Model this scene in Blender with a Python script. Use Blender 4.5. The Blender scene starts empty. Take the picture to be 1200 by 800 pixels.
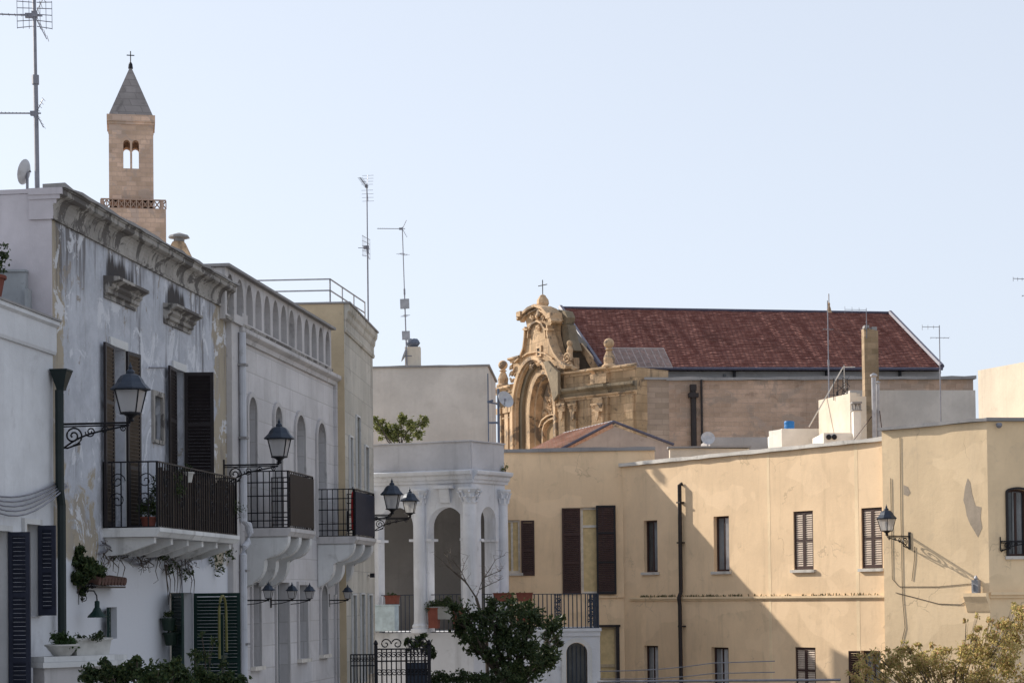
import bpy, bmesh, math, random
from mathutils import Matrix, Vector
R = math.radians
# ------------------------------------------------------------------ camera, sky, sun, exposure
F_PX = 2300.0; HORIZON = 698.0; CAM_Z = 3.4
CY_PX = 640.0; ROLL = 0.011          # the frame is a crop: its optical axis sits low in the picture
PITCH = math.atan((HORIZON - CY_PX) / F_PX)
scene = bpy.context.scene
cam_data = bpy.data.cameras.new('camera'); cam = bpy.data.objects.new('camera', cam_data)
scene.collection.objects.link(cam); scene.camera = cam
CAM_R = Matrix.Rotation(R(90) + PITCH, 4, 'X') @ Matrix.Rotation(-ROLL, 4, 'Z')
cam.matrix_world = Matrix.Translation((0, 0, CAM_Z)) @ CAM_R
cam_data.shift_y = (CY_PX - 400) / 1200
cam_data.sensor_width = 36; cam_data.lens = 36 * F_PX / 1200; cam_data.clip_end = 3000; cam_data.clip_start = 0.5
SUN_AZ = 36.0      # degrees the sun stands behind the picture plane, on the left
SUN_EL = 27.5
world = bpy.data.worlds.new('World'); scene.world = world; world.use_nodes = True
wn = world.node_tree.nodes; wl = world.node_tree.links
sky = wn.new('ShaderNodeTexSky'); sky.sky_type = 'NISHITA'; sky.sun_disc = False
sky.sun_elevation = R(SUN_EL); sky.sun_rotation = R(-(90 - SUN_AZ))
sky.air_density = 1.0; sky.dust_density = 1.0; sky.ozone_density = 2.0; sky.altitude = 0
bg = wn['Background']; bg.inputs['Strength'].default_value = 0.15
hz_ = wn.new('ShaderNodeHueSaturation'); hz_.inputs['Saturation'].default_value = 0.42; hz_.inputs['Value'].default_value = 0.62   # thin high veil over the blue
wl.new(sky.outputs[0], hz_.inputs['Color']); veil = wn.new('ShaderNodeMix'); veil.data_type = 'RGBA'; veil.inputs[0].default_value = 0.70; veil.inputs[7].default_value = (2.25, 2.50, 2.95, 1)
wl.new(hz_.outputs[0], veil.inputs[6]); wl.new(veil.outputs[2], bg.inputs['Color'])
sd = bpy.data.lights.new('sun', 'SUN'); sun = bpy.data.objects.new('sun', sd); scene.collection.objects.link(sun)
sd.energy = 3.1; sd.angle = R(0.53); sd.color = (1.0, 0.93, 0.82)
to_sun = Vector((-math.cos(R(SUN_AZ)) * math.cos(R(SUN_EL)), math.sin(R(SUN_AZ)) * math.cos(R(SUN_EL)), math.sin(R(SUN_EL))))
sun.rotation_euler = to_sun.to_track_quat('Z', 'Y').to_euler(); sun.location = (-20, 10, 40)
scene.view_settings.view_transform = 'Standard'; scene.view_settings.look = 'None'
scene.view_settings.gamma = 1; scene.view_settings.exposure = 1.06
scene.view_settings.use_curve_mapping = False

# ------------------------------------------------------------------ surveying helpers
CP, SP = math.cos(PITCH), math.sin(PITCH)
def ray(px, py):
    return CAM_R.to_3x3() @ Vector(((px - 600) / F_PX, (CY_PX - py) / F_PX, -1))
def at(px, py, Y):
    d = ray(px, py); t = Y / d.y
    return Vector((d.x * t, Y, CAM_Z + d.z * t))
class Wall:
    """vertical wall plane; u runs along it to the right, out is towards the street"""
    def __init__(s, p0, p1):
        s.p0 = Vector((p0[0], p0[1])); d = Vector((p1[0], p1[1])) - s.p0
        s.len = d.length; s.d = d.normalized(); s.n = Vector((s.d.y, -s.d.x)); s.ang = math.atan2(s.d.y, s.d.x)
    def off(s, o): return Wall(s.p0 + s.n * o, s.p0 + s.n * o + s.d * s.len)
    def uz(s, px, py):
        r = ray(px, py); t = s.p0.dot(s.n) / Vector((r.x, r.y)).dot(s.n)
        q = Vector((r.x * t, r.y * t))
        return (q - s.p0).dot(s.d), CAM_Z + r.z * t
    def u(s, px, py=600): return s.uz(px, py)[0]
    def z(s, px, py): return s.uz(px, py)[1]
    def M(s, u=0, z=0, out=0):
        q = s.p0 + s.d * u + s.n * out
        return Matrix.Translation((q.x, q.y, z)) @ Matrix.Rotation(s.ang, 4, 'Z')
    def rect(s, x0, x1, yt, yb):
        m = (yt + yb) / 2; c = (x0 + x1) / 2
        return (s.u(x0, m), s.u(x1, m), s.z(c, yb), s.z(c, yt))
OUTX = Matrix.Rotation(R(-90), 4, 'Z')     # turns a wall frame so that +x points out of the wall
def TR(x=0, y=0, z=0): return Matrix.Translation((x, y, z))

# ------------------------------------------------------------------ object helpers
WM = {}
COL = scene.collection
def thing(name, label, cat, M=None, group=None, kind=None):
    o = bpy.data.objects.new(name, None); COL.objects.link(o); o.empty_display_size = 0.3
    M = M if M is not None else Matrix(); o.matrix_basis = M; WM[o.name] = M
    o['label'] = label; o['category'] = cat
    if group: o['group'] = group
    if kind: o['kind'] = kind
    return o
def add(name, bm, mat, parent=None, M=None, smooth=False, label=None):
    me = bpy.data.meshes.new(name)
    if isinstance(bm, bmesh.types.BMesh):
        bm.normal_update(); bm.to_mesh(me); bm.free()
    else:
        me.from_pydata(bm[0], [], bm[1])
    if smooth:
        for p in me.polygons: p.use_smooth = True
    for k in (mat if isinstance(mat, (list, tuple)) else (mat,)): me.materials.append(k)
    o = bpy.data.objects.new(name, me); COL.objects.link(o)
    if parent:
        P = WM[parent.name]; o.parent = parent
        Mw = M if M is not None else P
        o.matrix_basis = P.inverted() @ Mw; WM[o.name] = Mw
    else:
        Mw = M if M is not None else Matrix(); o.matrix_basis = Mw; WM[o.name] = Mw
    if label: o['label'] = label
    return o
def tag(o, label, cat, group=None, kind=None):
    o['label'] = label; o['category'] = cat
    if group: o['group'] = group
    if kind: o['kind'] = kind
    return o
def copy_thing(o, M, label, group=None):
    c = o.copy(); COL.objects.link(c); c.matrix_basis = M; WM[c.name] = M; c['label'] = label
    if group: c['group'] = group
    def rec(src, dst):
        for ch in list(src.children):
            k = ch.copy(); COL.objects.link(k); k.parent = dst; k.matrix_basis = ch.matrix_basis.copy(); WM[k.name] = WM[dst.name] @ ch.matrix_basis
            rec(ch, k)
    rec(o, c)
    return c
NB = bmesh.new
def paint(bm, i, start):
    bm.faces.ensure_lookup_table()
    for f in bm.faces[start:]: f.material_index = i
def box(bm, x0, x1, y0, y1, z0, z1):
    v = [bm.verts.new(p) for p in ((x0,y0,z0),(x1,y0,z0),(x1,y1,z0),(x0,y1,z0),(x0,y0,z1),(x1,y0,z1),(x1,y1,z1),(x0,y1,z1))]
    for f in ((0,3,2,1),(4,5,6,7),(0,1,5,4),(1,2,6,5),(2,3,7,6),(3,0,4,7)): bm.faces.new([v[i] for i in f])
    return v
def wavy(bm, x0, x1, y0, y1, z0, z1, amt=.012, seg=.45, seed=1):
    """a coping laid in uneven lengths: top and front edges wander by about a centimetre"""
    rng = random.Random(seed); n = max(1, int((x1-x0)/seg)); rings = []
    for i in range(n+1):
        x = x0+(x1-x0)*i/n; a = rng.uniform(-amt, amt); b = rng.uniform(-amt, amt); c = rng.uniform(-amt, amt)*.5
        rings.append([bm.verts.new(p) for p in ((x, y0+b, z0+c), (x, y1, z0), (x, y1, z1+a*.6), (x, y0+b, z1+a))])
    for i in range(n):
        for k in range(4): bm.faces.new((rings[i][k], rings[i][(k+1)%4], rings[i+1][(k+1)%4], rings[i+1][k]))
    bm.faces.new(rings[0]); bm.faces.new(rings[-1][::-1])
def prism_xz(bm, poly, y0, y1):
    """polygon in x,z pushed from y0 to y1"""
    a = [bm.verts.new((p[0], y0, p[1])) for p in poly]; b = [bm.verts.new((p[0], y1, p[1])) for p in poly]
    n = len(poly); bm.faces.new(a); bm.faces.new(b[::-1])
    for i in range(n): bm.faces.new((a[i], b[i], b[(i+1)%n], a[(i+1)%n]))
def prism_xy(bm, poly, z0, z1):
    a = [bm.verts.new((p[0], p[1], z0)) for p in poly]; b = [bm.verts.new((p[0], p[1], z1)) for p in poly]
    n = len(poly); bm.faces.new(a[::-1]); bm.faces.new(b)
    for i in range(n): bm.faces.new((a[i], a[(i+1)%n], b[(i+1)%n], b[i]))
def mould(bm, prof, x0, x1):
    """profile [(out, z)] swept along x, closed back to the wall; out is towards -y"""
    a = [bm.verts.new((x0, -p[0], p[1])) for p in prof]; b = [bm.verts.new((x1, -p[0], p[1])) for p in prof]
    n = len(prof); bm.faces.new(a[::-1]); bm.faces.new(b)
    for i in range(n): bm.faces.new((a[i], b[i], b[(i+1)%n], a[(i+1)%n]))
def panel(bm, outer, holes, y0=0.0, t=0.3, reveal=None):
    """wall sheet in x,z with openings, thickness t, reveals included"""
    for k, y in enumerate((y0, y0 + t)):
        edges = []
        for loop in [outer] + holes:
            vs = [bm.verts.new((p[0], y, p[1])) for p in loop]
            for i in range(len(vs)): edges.append(bm.edges.new((vs[i], vs[(i+1) % len(vs)])))
        bmesh.ops.triangle_fill(bm, use_beauty=True, use_dissolve=False, edges=edges, normal=(0, -1 if k == 0 else 1, 0))
    for loop in [outer] + holes:
        a = [bm.verts.new((p[0], y0, p[1])) for p in loop]; b = [bm.verts.new((p[0], y0 + t, p[1])) for p in loop]
        n = len(loop)
        for i in range(n): bm.faces.new((a[i], b[i], b[(i+1)%n], a[(i+1)%n]))
def rloop(r): return [(r[0], r[2]), (r[1], r[2]), (r[1], r[3]), (r[0], r[3])]
def aloop(r, rise=None, n=12, pointed=False):
    """opening with an arched head inside rect r"""
    u0, u1, z0, z1 = r; w = (u1 - u0) / 2; rise = rise or w; c = (u0 + u1) / 2
    pts = [(u0, z0), (u1, z0)]
    for i in range(n + 1):
        a = math.pi * i / n
        x = math.cos(a); z = math.sin(a)
        if pointed: z = z ** 0.8
        pts.append((c + w * x, z1 - rise + rise * z))
    return pts
def tube(bm, pts, r, n=6, r2=None, cap=True):
    pts = [Vector(p) for p in pts]; rings = []; m = len(pts)
    up = Vector((0, 0, 1))
    for i, p in enumerate(pts):
        d = (pts[min(i+1, m-1)] - pts[max(i-1, 0)]).normalized()
        a = d.cross(up if abs(d.z) < 0.9 else Vector((1, 0, 0))).normalized(); b = d.cross(a)
        rr = r if r2 is None else r + (r2 - r) * i / max(m-1, 1)
        rings.append([bm.verts.new(p + (a * math.cos(2*math.pi*k/n) + b * math.sin(2*math.pi*k/n)) * rr) for k in range(n)])
    for i in range(m - 1):
        for k in range(n): bm.faces.new((rings[i][k], rings[i][(k+1)%n], rings[i+1][(k+1)%n], rings[i+1][k]))
    if cap: bm.faces.new(rings[0][::-1]); bm.faces.new(rings[-1])
def lathe(bm, prof, n=16, c=(0,0,0), sx=1, sy=1):
    rings = []
    for r, z in prof:
        rings.append([bm.verts.new((c[0] + sx*max(r, .0005)*math.cos(2*math.pi*(k+.5)/n), c[1] + sy*max(r, .0005)*math.sin(2*math.pi*(k+.5)/n), c[2]+z)) for k in range(n)])
    for i in range(len(prof)-1):
        for k in range(n): bm.faces.new((rings[i][k], rings[i][(k+1)%n], rings[i+1][(k+1)%n], rings[i+1][k]))
    bm.faces.new(rings[0][::-1]); bm.faces.new(rings[-1])
def spiral(cx, cz, r0, turns, a0=0, n=26, y=0, sgn=1, shrink=0.85):
    out = []
    for i in range(n + 1):
        t = i / n; a = a0 + sgn * 2*math.pi*turns*t; r = r0 * (1 - shrink*t)
        out.append((cx + r*math.cos(a), y, cz + r*math.sin(a)))
    return out

# ------------------------------------------------------------------ materials
def nt(name):
    m = bpy.data.materials.new(name); m.use_nodes = True
    n = m.node_tree.nodes; l = m.node_tree.links; b = n['Principled BSDF']; b.inputs['Roughness'].default_value = 0.9
    try: b.inputs['Specular IOR Level'].default_value = 0.25
    except Exception: pass
    return m, n, l, b
def c4(c): return (c[0], c[1], c[2], 1)
def mixc(n, l, fac, a, b, mode='MIX'):
    x = n.new('ShaderNodeMix'); x.data_type = 'RGBA'; x.blend_type = mode
    for i, v in ((0, fac), (6, a), (7, b)):
        if hasattr(v, 'is_output') or isinstance(v, bpy.types.NodeSocket): l.new(v, x.inputs[i])
        else: x.inputs[i].default_value = v if i == 0 else c4(v)
    return x.outputs[2]
def mth(n, l, op, a, b=None, c=None, clamp=False):
    x = n.new('ShaderNodeMath'); x.operation = op; x.use_clamp = clamp
    for i, v in enumerate((a, b, c)):
        if v is None: continue
        if isinstance(v, bpy.types.NodeSocket): l.new(v, x.inputs[i])
        else: x.inputs[i].default_value = v
    return x.outputs[0]
def mapr(n, l, v, a, b, c=0.0, d=1.0):
    x = n.new('ShaderNodeMapRange'); x.interpolation_type = 'SMOOTHSTEP'; l.new(v, x.inputs[0])
    for i, k in enumerate((a, b, c, d)): x.inputs[i+1].default_value = k
    return x.outputs[0]
def coords(n, l, scale=(1, 1, 1), world_pos=False):
    if world_pos: s = n.new('ShaderNodeNewGeometry').outputs['Position']
    else: s = n.new('ShaderNodeTexCoord').outputs['Object']
    mp = n.new('ShaderNodeMapping'); mp.inputs['Scale'].default_value = scale; l.new(s, mp.inputs[0]); return mp.outputs[0]
def noise(n, l, vec, scale, detail=6, rough=0.6, dist=0.0):
    x = n.new('ShaderNodeTexNoise'); x.inputs['Scale'].default_value = scale; x.inputs['Detail'].default_value = detail
    x.inputs['Roughness'].default_value = rough; x.inputs['Distortion'].default_value = dist; l.new(vec, x.inputs['Vector']); return x.outputs['Fac']
def bump(n, l, b, h, strength=0.3, dist=0.02):
    x = n.new('ShaderNodeBump'); x.inputs['Strength'].default_value = strength; x.inputs['Distance'].default_value = dist
    l.new(h, x.inputs['Height']); l.new(x.outputs[0], b.inputs['Normal'])
def plaster(name, col, dirt=None, dirt_amt=0.35, var=0.12, patch=None, patch_amt=0.45, streak=0.3, blocks=None, mortar=None, rough=0.92, bmp=0.25, bvar=0.08, scale=1.0, cracks=0):
    m, n, l, b = nt(name); b.inputs['Roughness'].default_value = rough
    dirt = dirt or tuple(c * 0.45 for c in col)
    pos = coords(n, l)
    fine = noise(n, l, pos, 9 * scale, 8, 0.65); big = noise(n, l, pos, 0.7 * scale, 5, 0.55)
    st = noise(n, l, coords(n, l, (2.6 * scale, 2.6 * scale, 0.22 * scale)), 1.2, 7, 0.65)
    c = mixc(n, l, mapr(n, l, big, .35, .7), tuple(x * (1 - var) for x in col), tuple(min(1, x * (1 + var)) for x in col))
    c = mixc(n, l, mapr(n, l, fine, .3, .8, 0, var * 1.4), c, tuple(x * .6 for x in col))
    c = mixc(n, l, mth(n, l, 'MULTIPLY', mapr(n, l, st, .52, .72), streak), c, dirt)
    blot = noise(n, l, pos, 1.9 * scale, 9, 0.7, 0.6)
    c = mixc(n, l, mth(n, l, 'MULTIPLY', mapr(n, l, blot, .56, .68), dirt_amt), c, dirt)
    if patch:
        pn = noise(n, l, pos, 0.9 * scale, 9, 0.62, 1.0)
        c = mixc(n, l, mapr(n, l, pn, 1 - patch_amt, 1.04 - patch_amt), c, patch)
    h = fine
    if cracks:      # hairline cracks, filled repairs and rain marks
        vd_ = n.new('ShaderNodeTexVoronoi'); vd_.feature = 'DISTANCE_TO_EDGE'; vd_.inputs['Scale'].default_value = .55
        wv = n.new('ShaderNodeVectorMath'); wv.operation = 'ADD'; nn = n.new('ShaderNodeTexNoise'); nn.inputs['Scale'].default_value = 2.2; nn.inputs['Detail'].default_value = 8
        l.new(pos, nn.inputs['Vector']); sc_ = n.new('ShaderNodeVectorMath'); sc_.operation = 'SCALE'; sc_.inputs['Scale'].default_value = .9; l.new(nn.outputs['Color'], sc_.inputs[0]); l.new(pos, wv.inputs[0]); l.new(sc_.outputs[0], wv.inputs[1]); l.new(wv.outputs[0], vd_.inputs['Vector'])
        ck = mth(n, l, 'MULTIPLY', mapr(n, l, vd_.outputs['Distance'], .002, .010, 1, 0), mapr(n, l, noise(n, l, pos, .8, 3, .5), .52, .62))
        rp = noise(n, l, coords(n, l, (.5, .5, .8)), 1.1, 3, .4, .3)
        c = mixc(n, l, mapr(n, l, rp, .565, .58, 0, .35), c, tuple(min(1, x * 1.12 + .03) for x in col))
        rp2 = noise(n, l, coords(n, l, (1.3, 1.3, .35)), .8, 10, .75, .4)
        c = mixc(n, l, mapr(n, l, rp2, .5, .68, 0, .30), c, tuple(x * .62 for x in col))
        c = mixc(n, l, mth(n, l, 'MULTIPLY', ck, cracks), c, tuple(x * .35 for x in col))
    if blocks:
        t = n.new('ShaderNodeTexCoord'); s = n.new('ShaderNodeSeparateXYZ'); l.new(t.outputs['Object'], s.inputs[0])
        cb = n.new('ShaderNodeCombineXYZ'); l.new(mth(n, l, 'ADD', s.outputs[0], s.outputs[1]), cb.inputs[0]); l.new(s.outputs[2], cb.inputs[1])
        br = n.new('ShaderNodeTexBrick'); l.new(cb.outputs[0], br.inputs['Vector'])
        br.inputs['Scale'].default_value = 1; br.inputs['Brick Width'].default_value = blocks[0]; br.inputs['Row Height'].default_value = blocks[1]
        br.inputs['Mortar Size'].default_value = blocks[2]; br.inputs['Mortar Smooth'].default_value = 0.4; br.inputs['Bias'].default_value = 0
        br.inputs['Color1'].default_value = (1 - bvar * 2, 1 - bvar * 2, 1 - bvar * 2.2, 1); br.inputs['Color2'].default_value = (1, 1, 1, 1); br.inputs['Mortar'].default_value = (1, 1, 1, 1)
        c = mixc(n, l, 1.0, c, br.outputs['Color'], 'MULTIPLY')
        c = mixc(n, l, mth(n, l, 'MULTIPLY', br.outputs['Fac'], 0.7), c, mortar or tuple(x * .55 for x in col))
        h = mth(n, l, 'SUBTRACT', fine, mth(n, l, 'MULTIPLY', br.outputs['Fac'], 0.8))
    l.new(c, b.inputs['Base Color'])
    bump(n, l, b, h, bmp, 0.03)
    return m
def simple(name, col, rough=0.6, metal=0.0, var=0.15, scale=6, spec=None, bmp=0.0, wp=False):
    m, n, l, b = nt(name); b.inputs['Roughness'].default_value = rough; b.inputs['Metallic'].default_value = metal
    if spec is not None: b.inputs['Specular IOR Level'].default_value = spec
    nz = noise(n, l, coords(n, l, world_pos=wp), scale, 6, 0.6)
    c = mixc(n, l, mapr(n, l, nz, .3, .7), tuple(x * (1 - var) for x in col), tuple(min(1, x * (1 + var)) for x in col))
    l.new(c, b.inputs['Base Color'])
    if bmp: bump(n, l, b, nz, bmp, 0.02)
    return m
def leafmat(name, a, bcol, dead=None, trans=0.3):
    m, n, l, b = nt(name); b.inputs['Roughness'].default_value = 0.5
    pos = coords(n, l, world_pos=True)
    nz = noise(n, l, pos, 23, 2, 0.5); nb = noise(n, l, pos, 2.4, 3, 0.5)
    c = mixc(n, l, mapr(n, l, nz, .38, .62), a, bcol)
    c = mixc(n, l, mapr(n, l, nb, .4, .6, 0, .45), c, tuple(x * .55 for x in a))
    if dead: c = mixc(n, l, mapr(n, l, noise(n, l, pos, 41, 1, .5), .56, .62), c, dead)
    l.new(c, b.inputs['Base Color'])
    tr = n.new('ShaderNodeBsdfTranslucent'); l.new(c, tr.inputs[0]); mx = n.new('ShaderNodeMixShader'); mx.inputs[0].default_value = trans
    l.new(b.outputs[0], mx.inputs[1]); l.new(tr.outputs[0], mx.inputs[2]); l.new(mx.outputs[0], n['Material Output'].inputs[0])
    return m
MT = {}
MT['white'] = plaster('white_plaster', (.62, .63, .66), dirt=(.30, .29, .30), dirt_amt=.25, streak=.3)
MT['white2'] = plaster('loggia_plaster', (.63, .64, .68), dirt=(.28, .28, .29), dirt_amt=.4, streak=.5)
MT['white_trim'] = plaster('white_trim', (.60, .60, .60), dirt=(.22, .21, .2), dirt_amt=.4, streak=.5)
MT['stoneB'] = plaster('pale_limestone', (.56, .54, .55), dirt=(.25, .23, .22), dirt_amt=.22, streak=.3, blocks=(1.1, .42, .012), mortar=(.36, .34, .33), bvar=.05)
MT['stoneBp'] = plaster('pale_limestone_weathered', (.50, .48, .48), dirt=(.16, .15, .145), dirt_amt=.5, streak=.6)
MT['dirty_trim'] = plaster('sooty_trim', (.34, .32, .30), dirt=(.045, .042, .04), dirt_amt=.9, streak=1.0, scale=2.2, patch=(.12, .11, .105), patch_amt=.5, var=.2)
MT['greyroof'] = plaster('grey_coping', (.28, .27, .27), dirt=(.1, .1, .1), dirt_amt=.5)
MT['palecap'] = plaster('pale_coping', (.62, .58, .53), dirt=(.2, .18, .16), dirt_amt=.5)
MT['C_side'] = plaster('ochre_render', (.50, .40, .27), dirt=(.28, .22, .15), dirt_amt=.3)
MT['C_front'] = plaster('weathered_cream_stone', (.50, .47, .42), dirt=(.16, .14, .12), dirt_amt=.5, streak=.6, blocks=(.9, .5, .01))
MT['yellow'] = plaster('yellow_render', (.82, .60, .385), dirt=(.50, .37, .23), dirt_amt=.28, var=.07, streak=.38, bmp=.18, cracks=.35)
MT['yellow2'] = plaster('faded_yellow_render', (.79, .60, .385), dirt=(.48, .38, .27), dirt_amt=.25, var=.08, streak=.35, bmp=.2, cracks=.5)
MT['beige'] = plaster('beige_render', (.54, .50, .46), dirt=(.34, .3, .27), dirt_amt=.2, streak=.25)
MT['beige_pale'] = plaster('pale_beige_render', (.66, .58, .48), dirt=(.4, .34, .28), dirt_amt=.25, streak=.3)
MT['roofwhite'] = plaster('whitewashed_roof', (.72, .69, .64), dirt=(.35, .32, .29), dirt_amt=.3)
MT['gold'] = plaster('golden_limestone', (.56, .385, .235), dirt=(.09, .075, .06), dirt_amt=.8, streak=.85, var=.25, blocks=(.7, .35, .015), scale=.9, bmp=.8, bvar=.14)
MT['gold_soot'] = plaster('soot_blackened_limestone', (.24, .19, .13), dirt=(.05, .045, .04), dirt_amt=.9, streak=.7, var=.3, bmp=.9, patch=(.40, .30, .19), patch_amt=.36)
MT['gold_plain'] = plaster('carved_limestone', (.58, .40, .245), dirt=(.085, .07, .055), dirt_amt=.95, streak=.9, var=.28, bmp=1.0, scale=1.3, patch=(.22, .165, .12), patch_amt=.46)
MT['brown'] = plaster('brown_stone_blocks', (.52, .365, .275), dirt=(.24, .16, .12), dirt_amt=.6, streak=.4, var=.2, blocks=(.47, .19, .010), mortar=(.50, .38, .30), bvar=.10, bmp=.7, scale=.8, patch=(.40, .30, .24), patch_amt=.5)
MT['brown_pale'] = plaster('greyed_stone_blocks', (.42, .32, .25), dirt=(.13, .10, .08), dirt_amt=.55, streak=.4, var=.16, blocks=(.55, .22, .012), bvar=.12, scale=.5)
MT['tower'] = plaster('pinkish_limestone', (.66, .47, .36), dirt=(.38, .28, .23), dirt_amt=.6, streak=.4, var=.16, blocks=(.9, .45, .035), mortar=(.42, .31, .25), bvar=.14, bmp=.6, scale=.5, patch=(.54, .41, .34), patch_amt=.48)
MT['slate'] = plaster('grey_slate', (.29, .265, .26), dirt=(.11, .10, .10), dirt_amt=.5, blocks=(1.6, .7, .05), scale=.4)
MT['clere'] = plaster('greyish_render', (.42, .41, .41), dirt=(.22, .21, .2), dirt_amt=.35, scale=.5)
MT['iron'] = simple('black_iron', (.018, .018, .022), .5, .4)
MT['iron2'] = simple('dark_blue_grey_iron', (.035, .045, .065), .5, .3)
MT['lampglass'] = None
MT['shut_dark'] = simple('dark_brown_shutter_paint', (.020, .016, .018), .5)
MT['shut_brown'] = simple('brown_shutter_paint', (.055, .029, .025), .55)
MT['shut_tan'] = simple('tan_louvre', (.085, .065, .05), .7)
MT['shut_navy'] = simple('navy_shutter_paint', (.022, .026, .045), .5)
MT['shut_green'] = simple('green_shutter_paint', (.006, .024, .021), .5)
MT['shut_slat'] = simple('pale_louvre', (.52, .42, .34), .7)
MT['glass'] = simple('dark_window_glass', (.05, .055, .06), .12, spec=.5, var=.4, scale=2)
MT['pane_grey'] = simple('curtained_glass', (.20, .21, .22), .25, spec=.5, var=.25, scale=1.2)
MT['pane_pale'] = simple('pale_inner_door', (.45, .45, .46), .5, var=.12)
MT['curtain'] = simple('yellow_curtain', (.62, .47, .25), .8, var=.12)
MT['paint_white'] = simple('white_joinery_paint', (.62, .57, .50), .5)
MT['terracotta'] = simple('terracotta', (.17, .055, .04), .85)
MT['white_pot'] = simple('cream_planter', (.45, .44, .42), .8, bmp=.2)
MT['green_pot'] = simple('dark_green_pot', (.015, .03, .022), .5)
MT['metal'] = simple('galvanised_metal', (.34, .34, .36), .45, .5)
MT['metal_dark'] = simple('dull_mast_metal', (.22, .22, .25), .5, .4)
MT['pipe_white'] = plaster('white_painted_pipe', (.52, .53, .57), dirt=(.2, .19, .19), dirt_amt=.5, streak=.5)
MT['pipe_green'] = simple('dark_green_gutter', (.012, .020, .021), .5)
MT['pipe_black'] = simple('black_drainpipe', (.03, .024, .024), .55)
MT['dish'] = simple('dish_grey', (.42, .42, .44), .5)
MT['bluefl'] = simple('blue_grey_lead', (.10, .095, .13), .5)
MT['blue'] = simple('blue_plastic', (.03, .17, .42), .5)
MT['bark'] = simple('bark', (.075, .06, .05), .95, bmp=.5, scale=14, var=.3)
MT['red'] = simple('red_strap', (.4, .02, .02), .6)
MT['leaf_dark'] = leafmat('dark_leaves', (.016, .034, .014), (.060, .095, .034), dead=(.10, .11, .04))
MT['leaf_mid'] = leafmat('green_leaves', (.035, .070, .022), (.06, .10, .03))
MT['leaf_olive'] = leafmat('olive_leaves', (.30, .27, .08), (.66, .53, .22), dead=(.55, .30, .17), trans=.55)
MT['leaf_yellow'] = leafmat('yellow_green_leaves', (.10, .13, .035), (.26, .25, .09))
MT['flower'] = simple('small_white_flower', (.5, .5, .5), .8)
def glassmat():
    m, n, l, b = nt('milky_lamp_glass'); b.inputs['Base Color'].default_value = (.55, .55, .58, 1); b.inputs['Roughness'].default_value = .25
    tr = n.new('ShaderNodeBsdfTransparent'); tl = n.new('ShaderNodeBsdfTranslucent'); tl.inputs[0].default_value = (.8, .78, .75, 1)
    m1 = n.new('ShaderNodeMixShader'); m1.inputs[0].default_value = .45; l.new(b.outputs[0], m1.inputs[1]); l.new(tl.outputs[0], m1.inputs[2])
    m2 = n.new('ShaderNodeMixShader'); m2.inputs[0].default_value = .3; l.new(m1.outputs[0], m2.inputs[1]); l.new(tr.outputs[0], m2.inputs[2])
    l.new(m2.outputs[0], n['Material Output'].inputs[0]); return m
MT['lampglass'] = glassmat()
def tilemat(name, c1, c2, c3, col_w, row=None):
    m, n, l, b = nt(name); b.inputs['Roughness'].default_value = .85
    pos = coords(n, l)
    st = noise(n, l, coords(n, l, (.5, .5, 3.2)), 1.6, 8, .7)
    fine = noise(n, l, coords(n, l, (5, 5, 5)), 1.2, 4, .6)
    c = mixc(n, l, mapr(n, l, st, .38, .62), c1, c2)
    c = mixc(n, l, mapr(n, l, fine, .5, .8, 0, .4), c, c3)
    c = mixc(n, l, mapr(n, l, noise(n, l, pos, .35, 6, .65), .5, .7, 0, .55), c, tuple(x * .55 for x in c1))
    if row:
        t = n.new('ShaderNodeTexCoord'); s = n.new('ShaderNodeSeparateXYZ'); l.new(t.outputs['Object'], s.inputs[0])
        fr_ = mth(n, l, 'FRACT', mth(n, l, 'DIVIDE', s.outputs[2], row)); tn = noise(n, l, coords(n, l, (.8, .8, 30)), 1.5, 3, .5)
        c = mixc(n, l, mth(n, l, 'MULTIPLY', mapr(n, l, fr_, .62, .95), mapr(n, l, tn, .3, .7, .2, .75)), c, tuple(x * .38 for x in c1))
    l.new(c, b.inputs['Base Color'])
    w = n.new('ShaderNodeTexWave'); w.inputs['Scale'].default_value = col_w; w.bands_direction = 'X'; w.inputs['Distortion'].default_value = .4; l.new(pos, w.inputs['Vector'])
    bump(n, l, b, w.outputs['Fac'], .5, .06)
    return m
MT['tile_red'] = tilemat('dark_red_roof_tiles', (.170, .064, .052), (.205, .085, .068), (.27, .15, .12), 1.6, row=.145)
MT['tile_pale'] = tilemat('pale_terracotta_tiles', (.46, .25, .17), (.60, .38, .28), (.62, .48, .38), 2.6)
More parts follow.
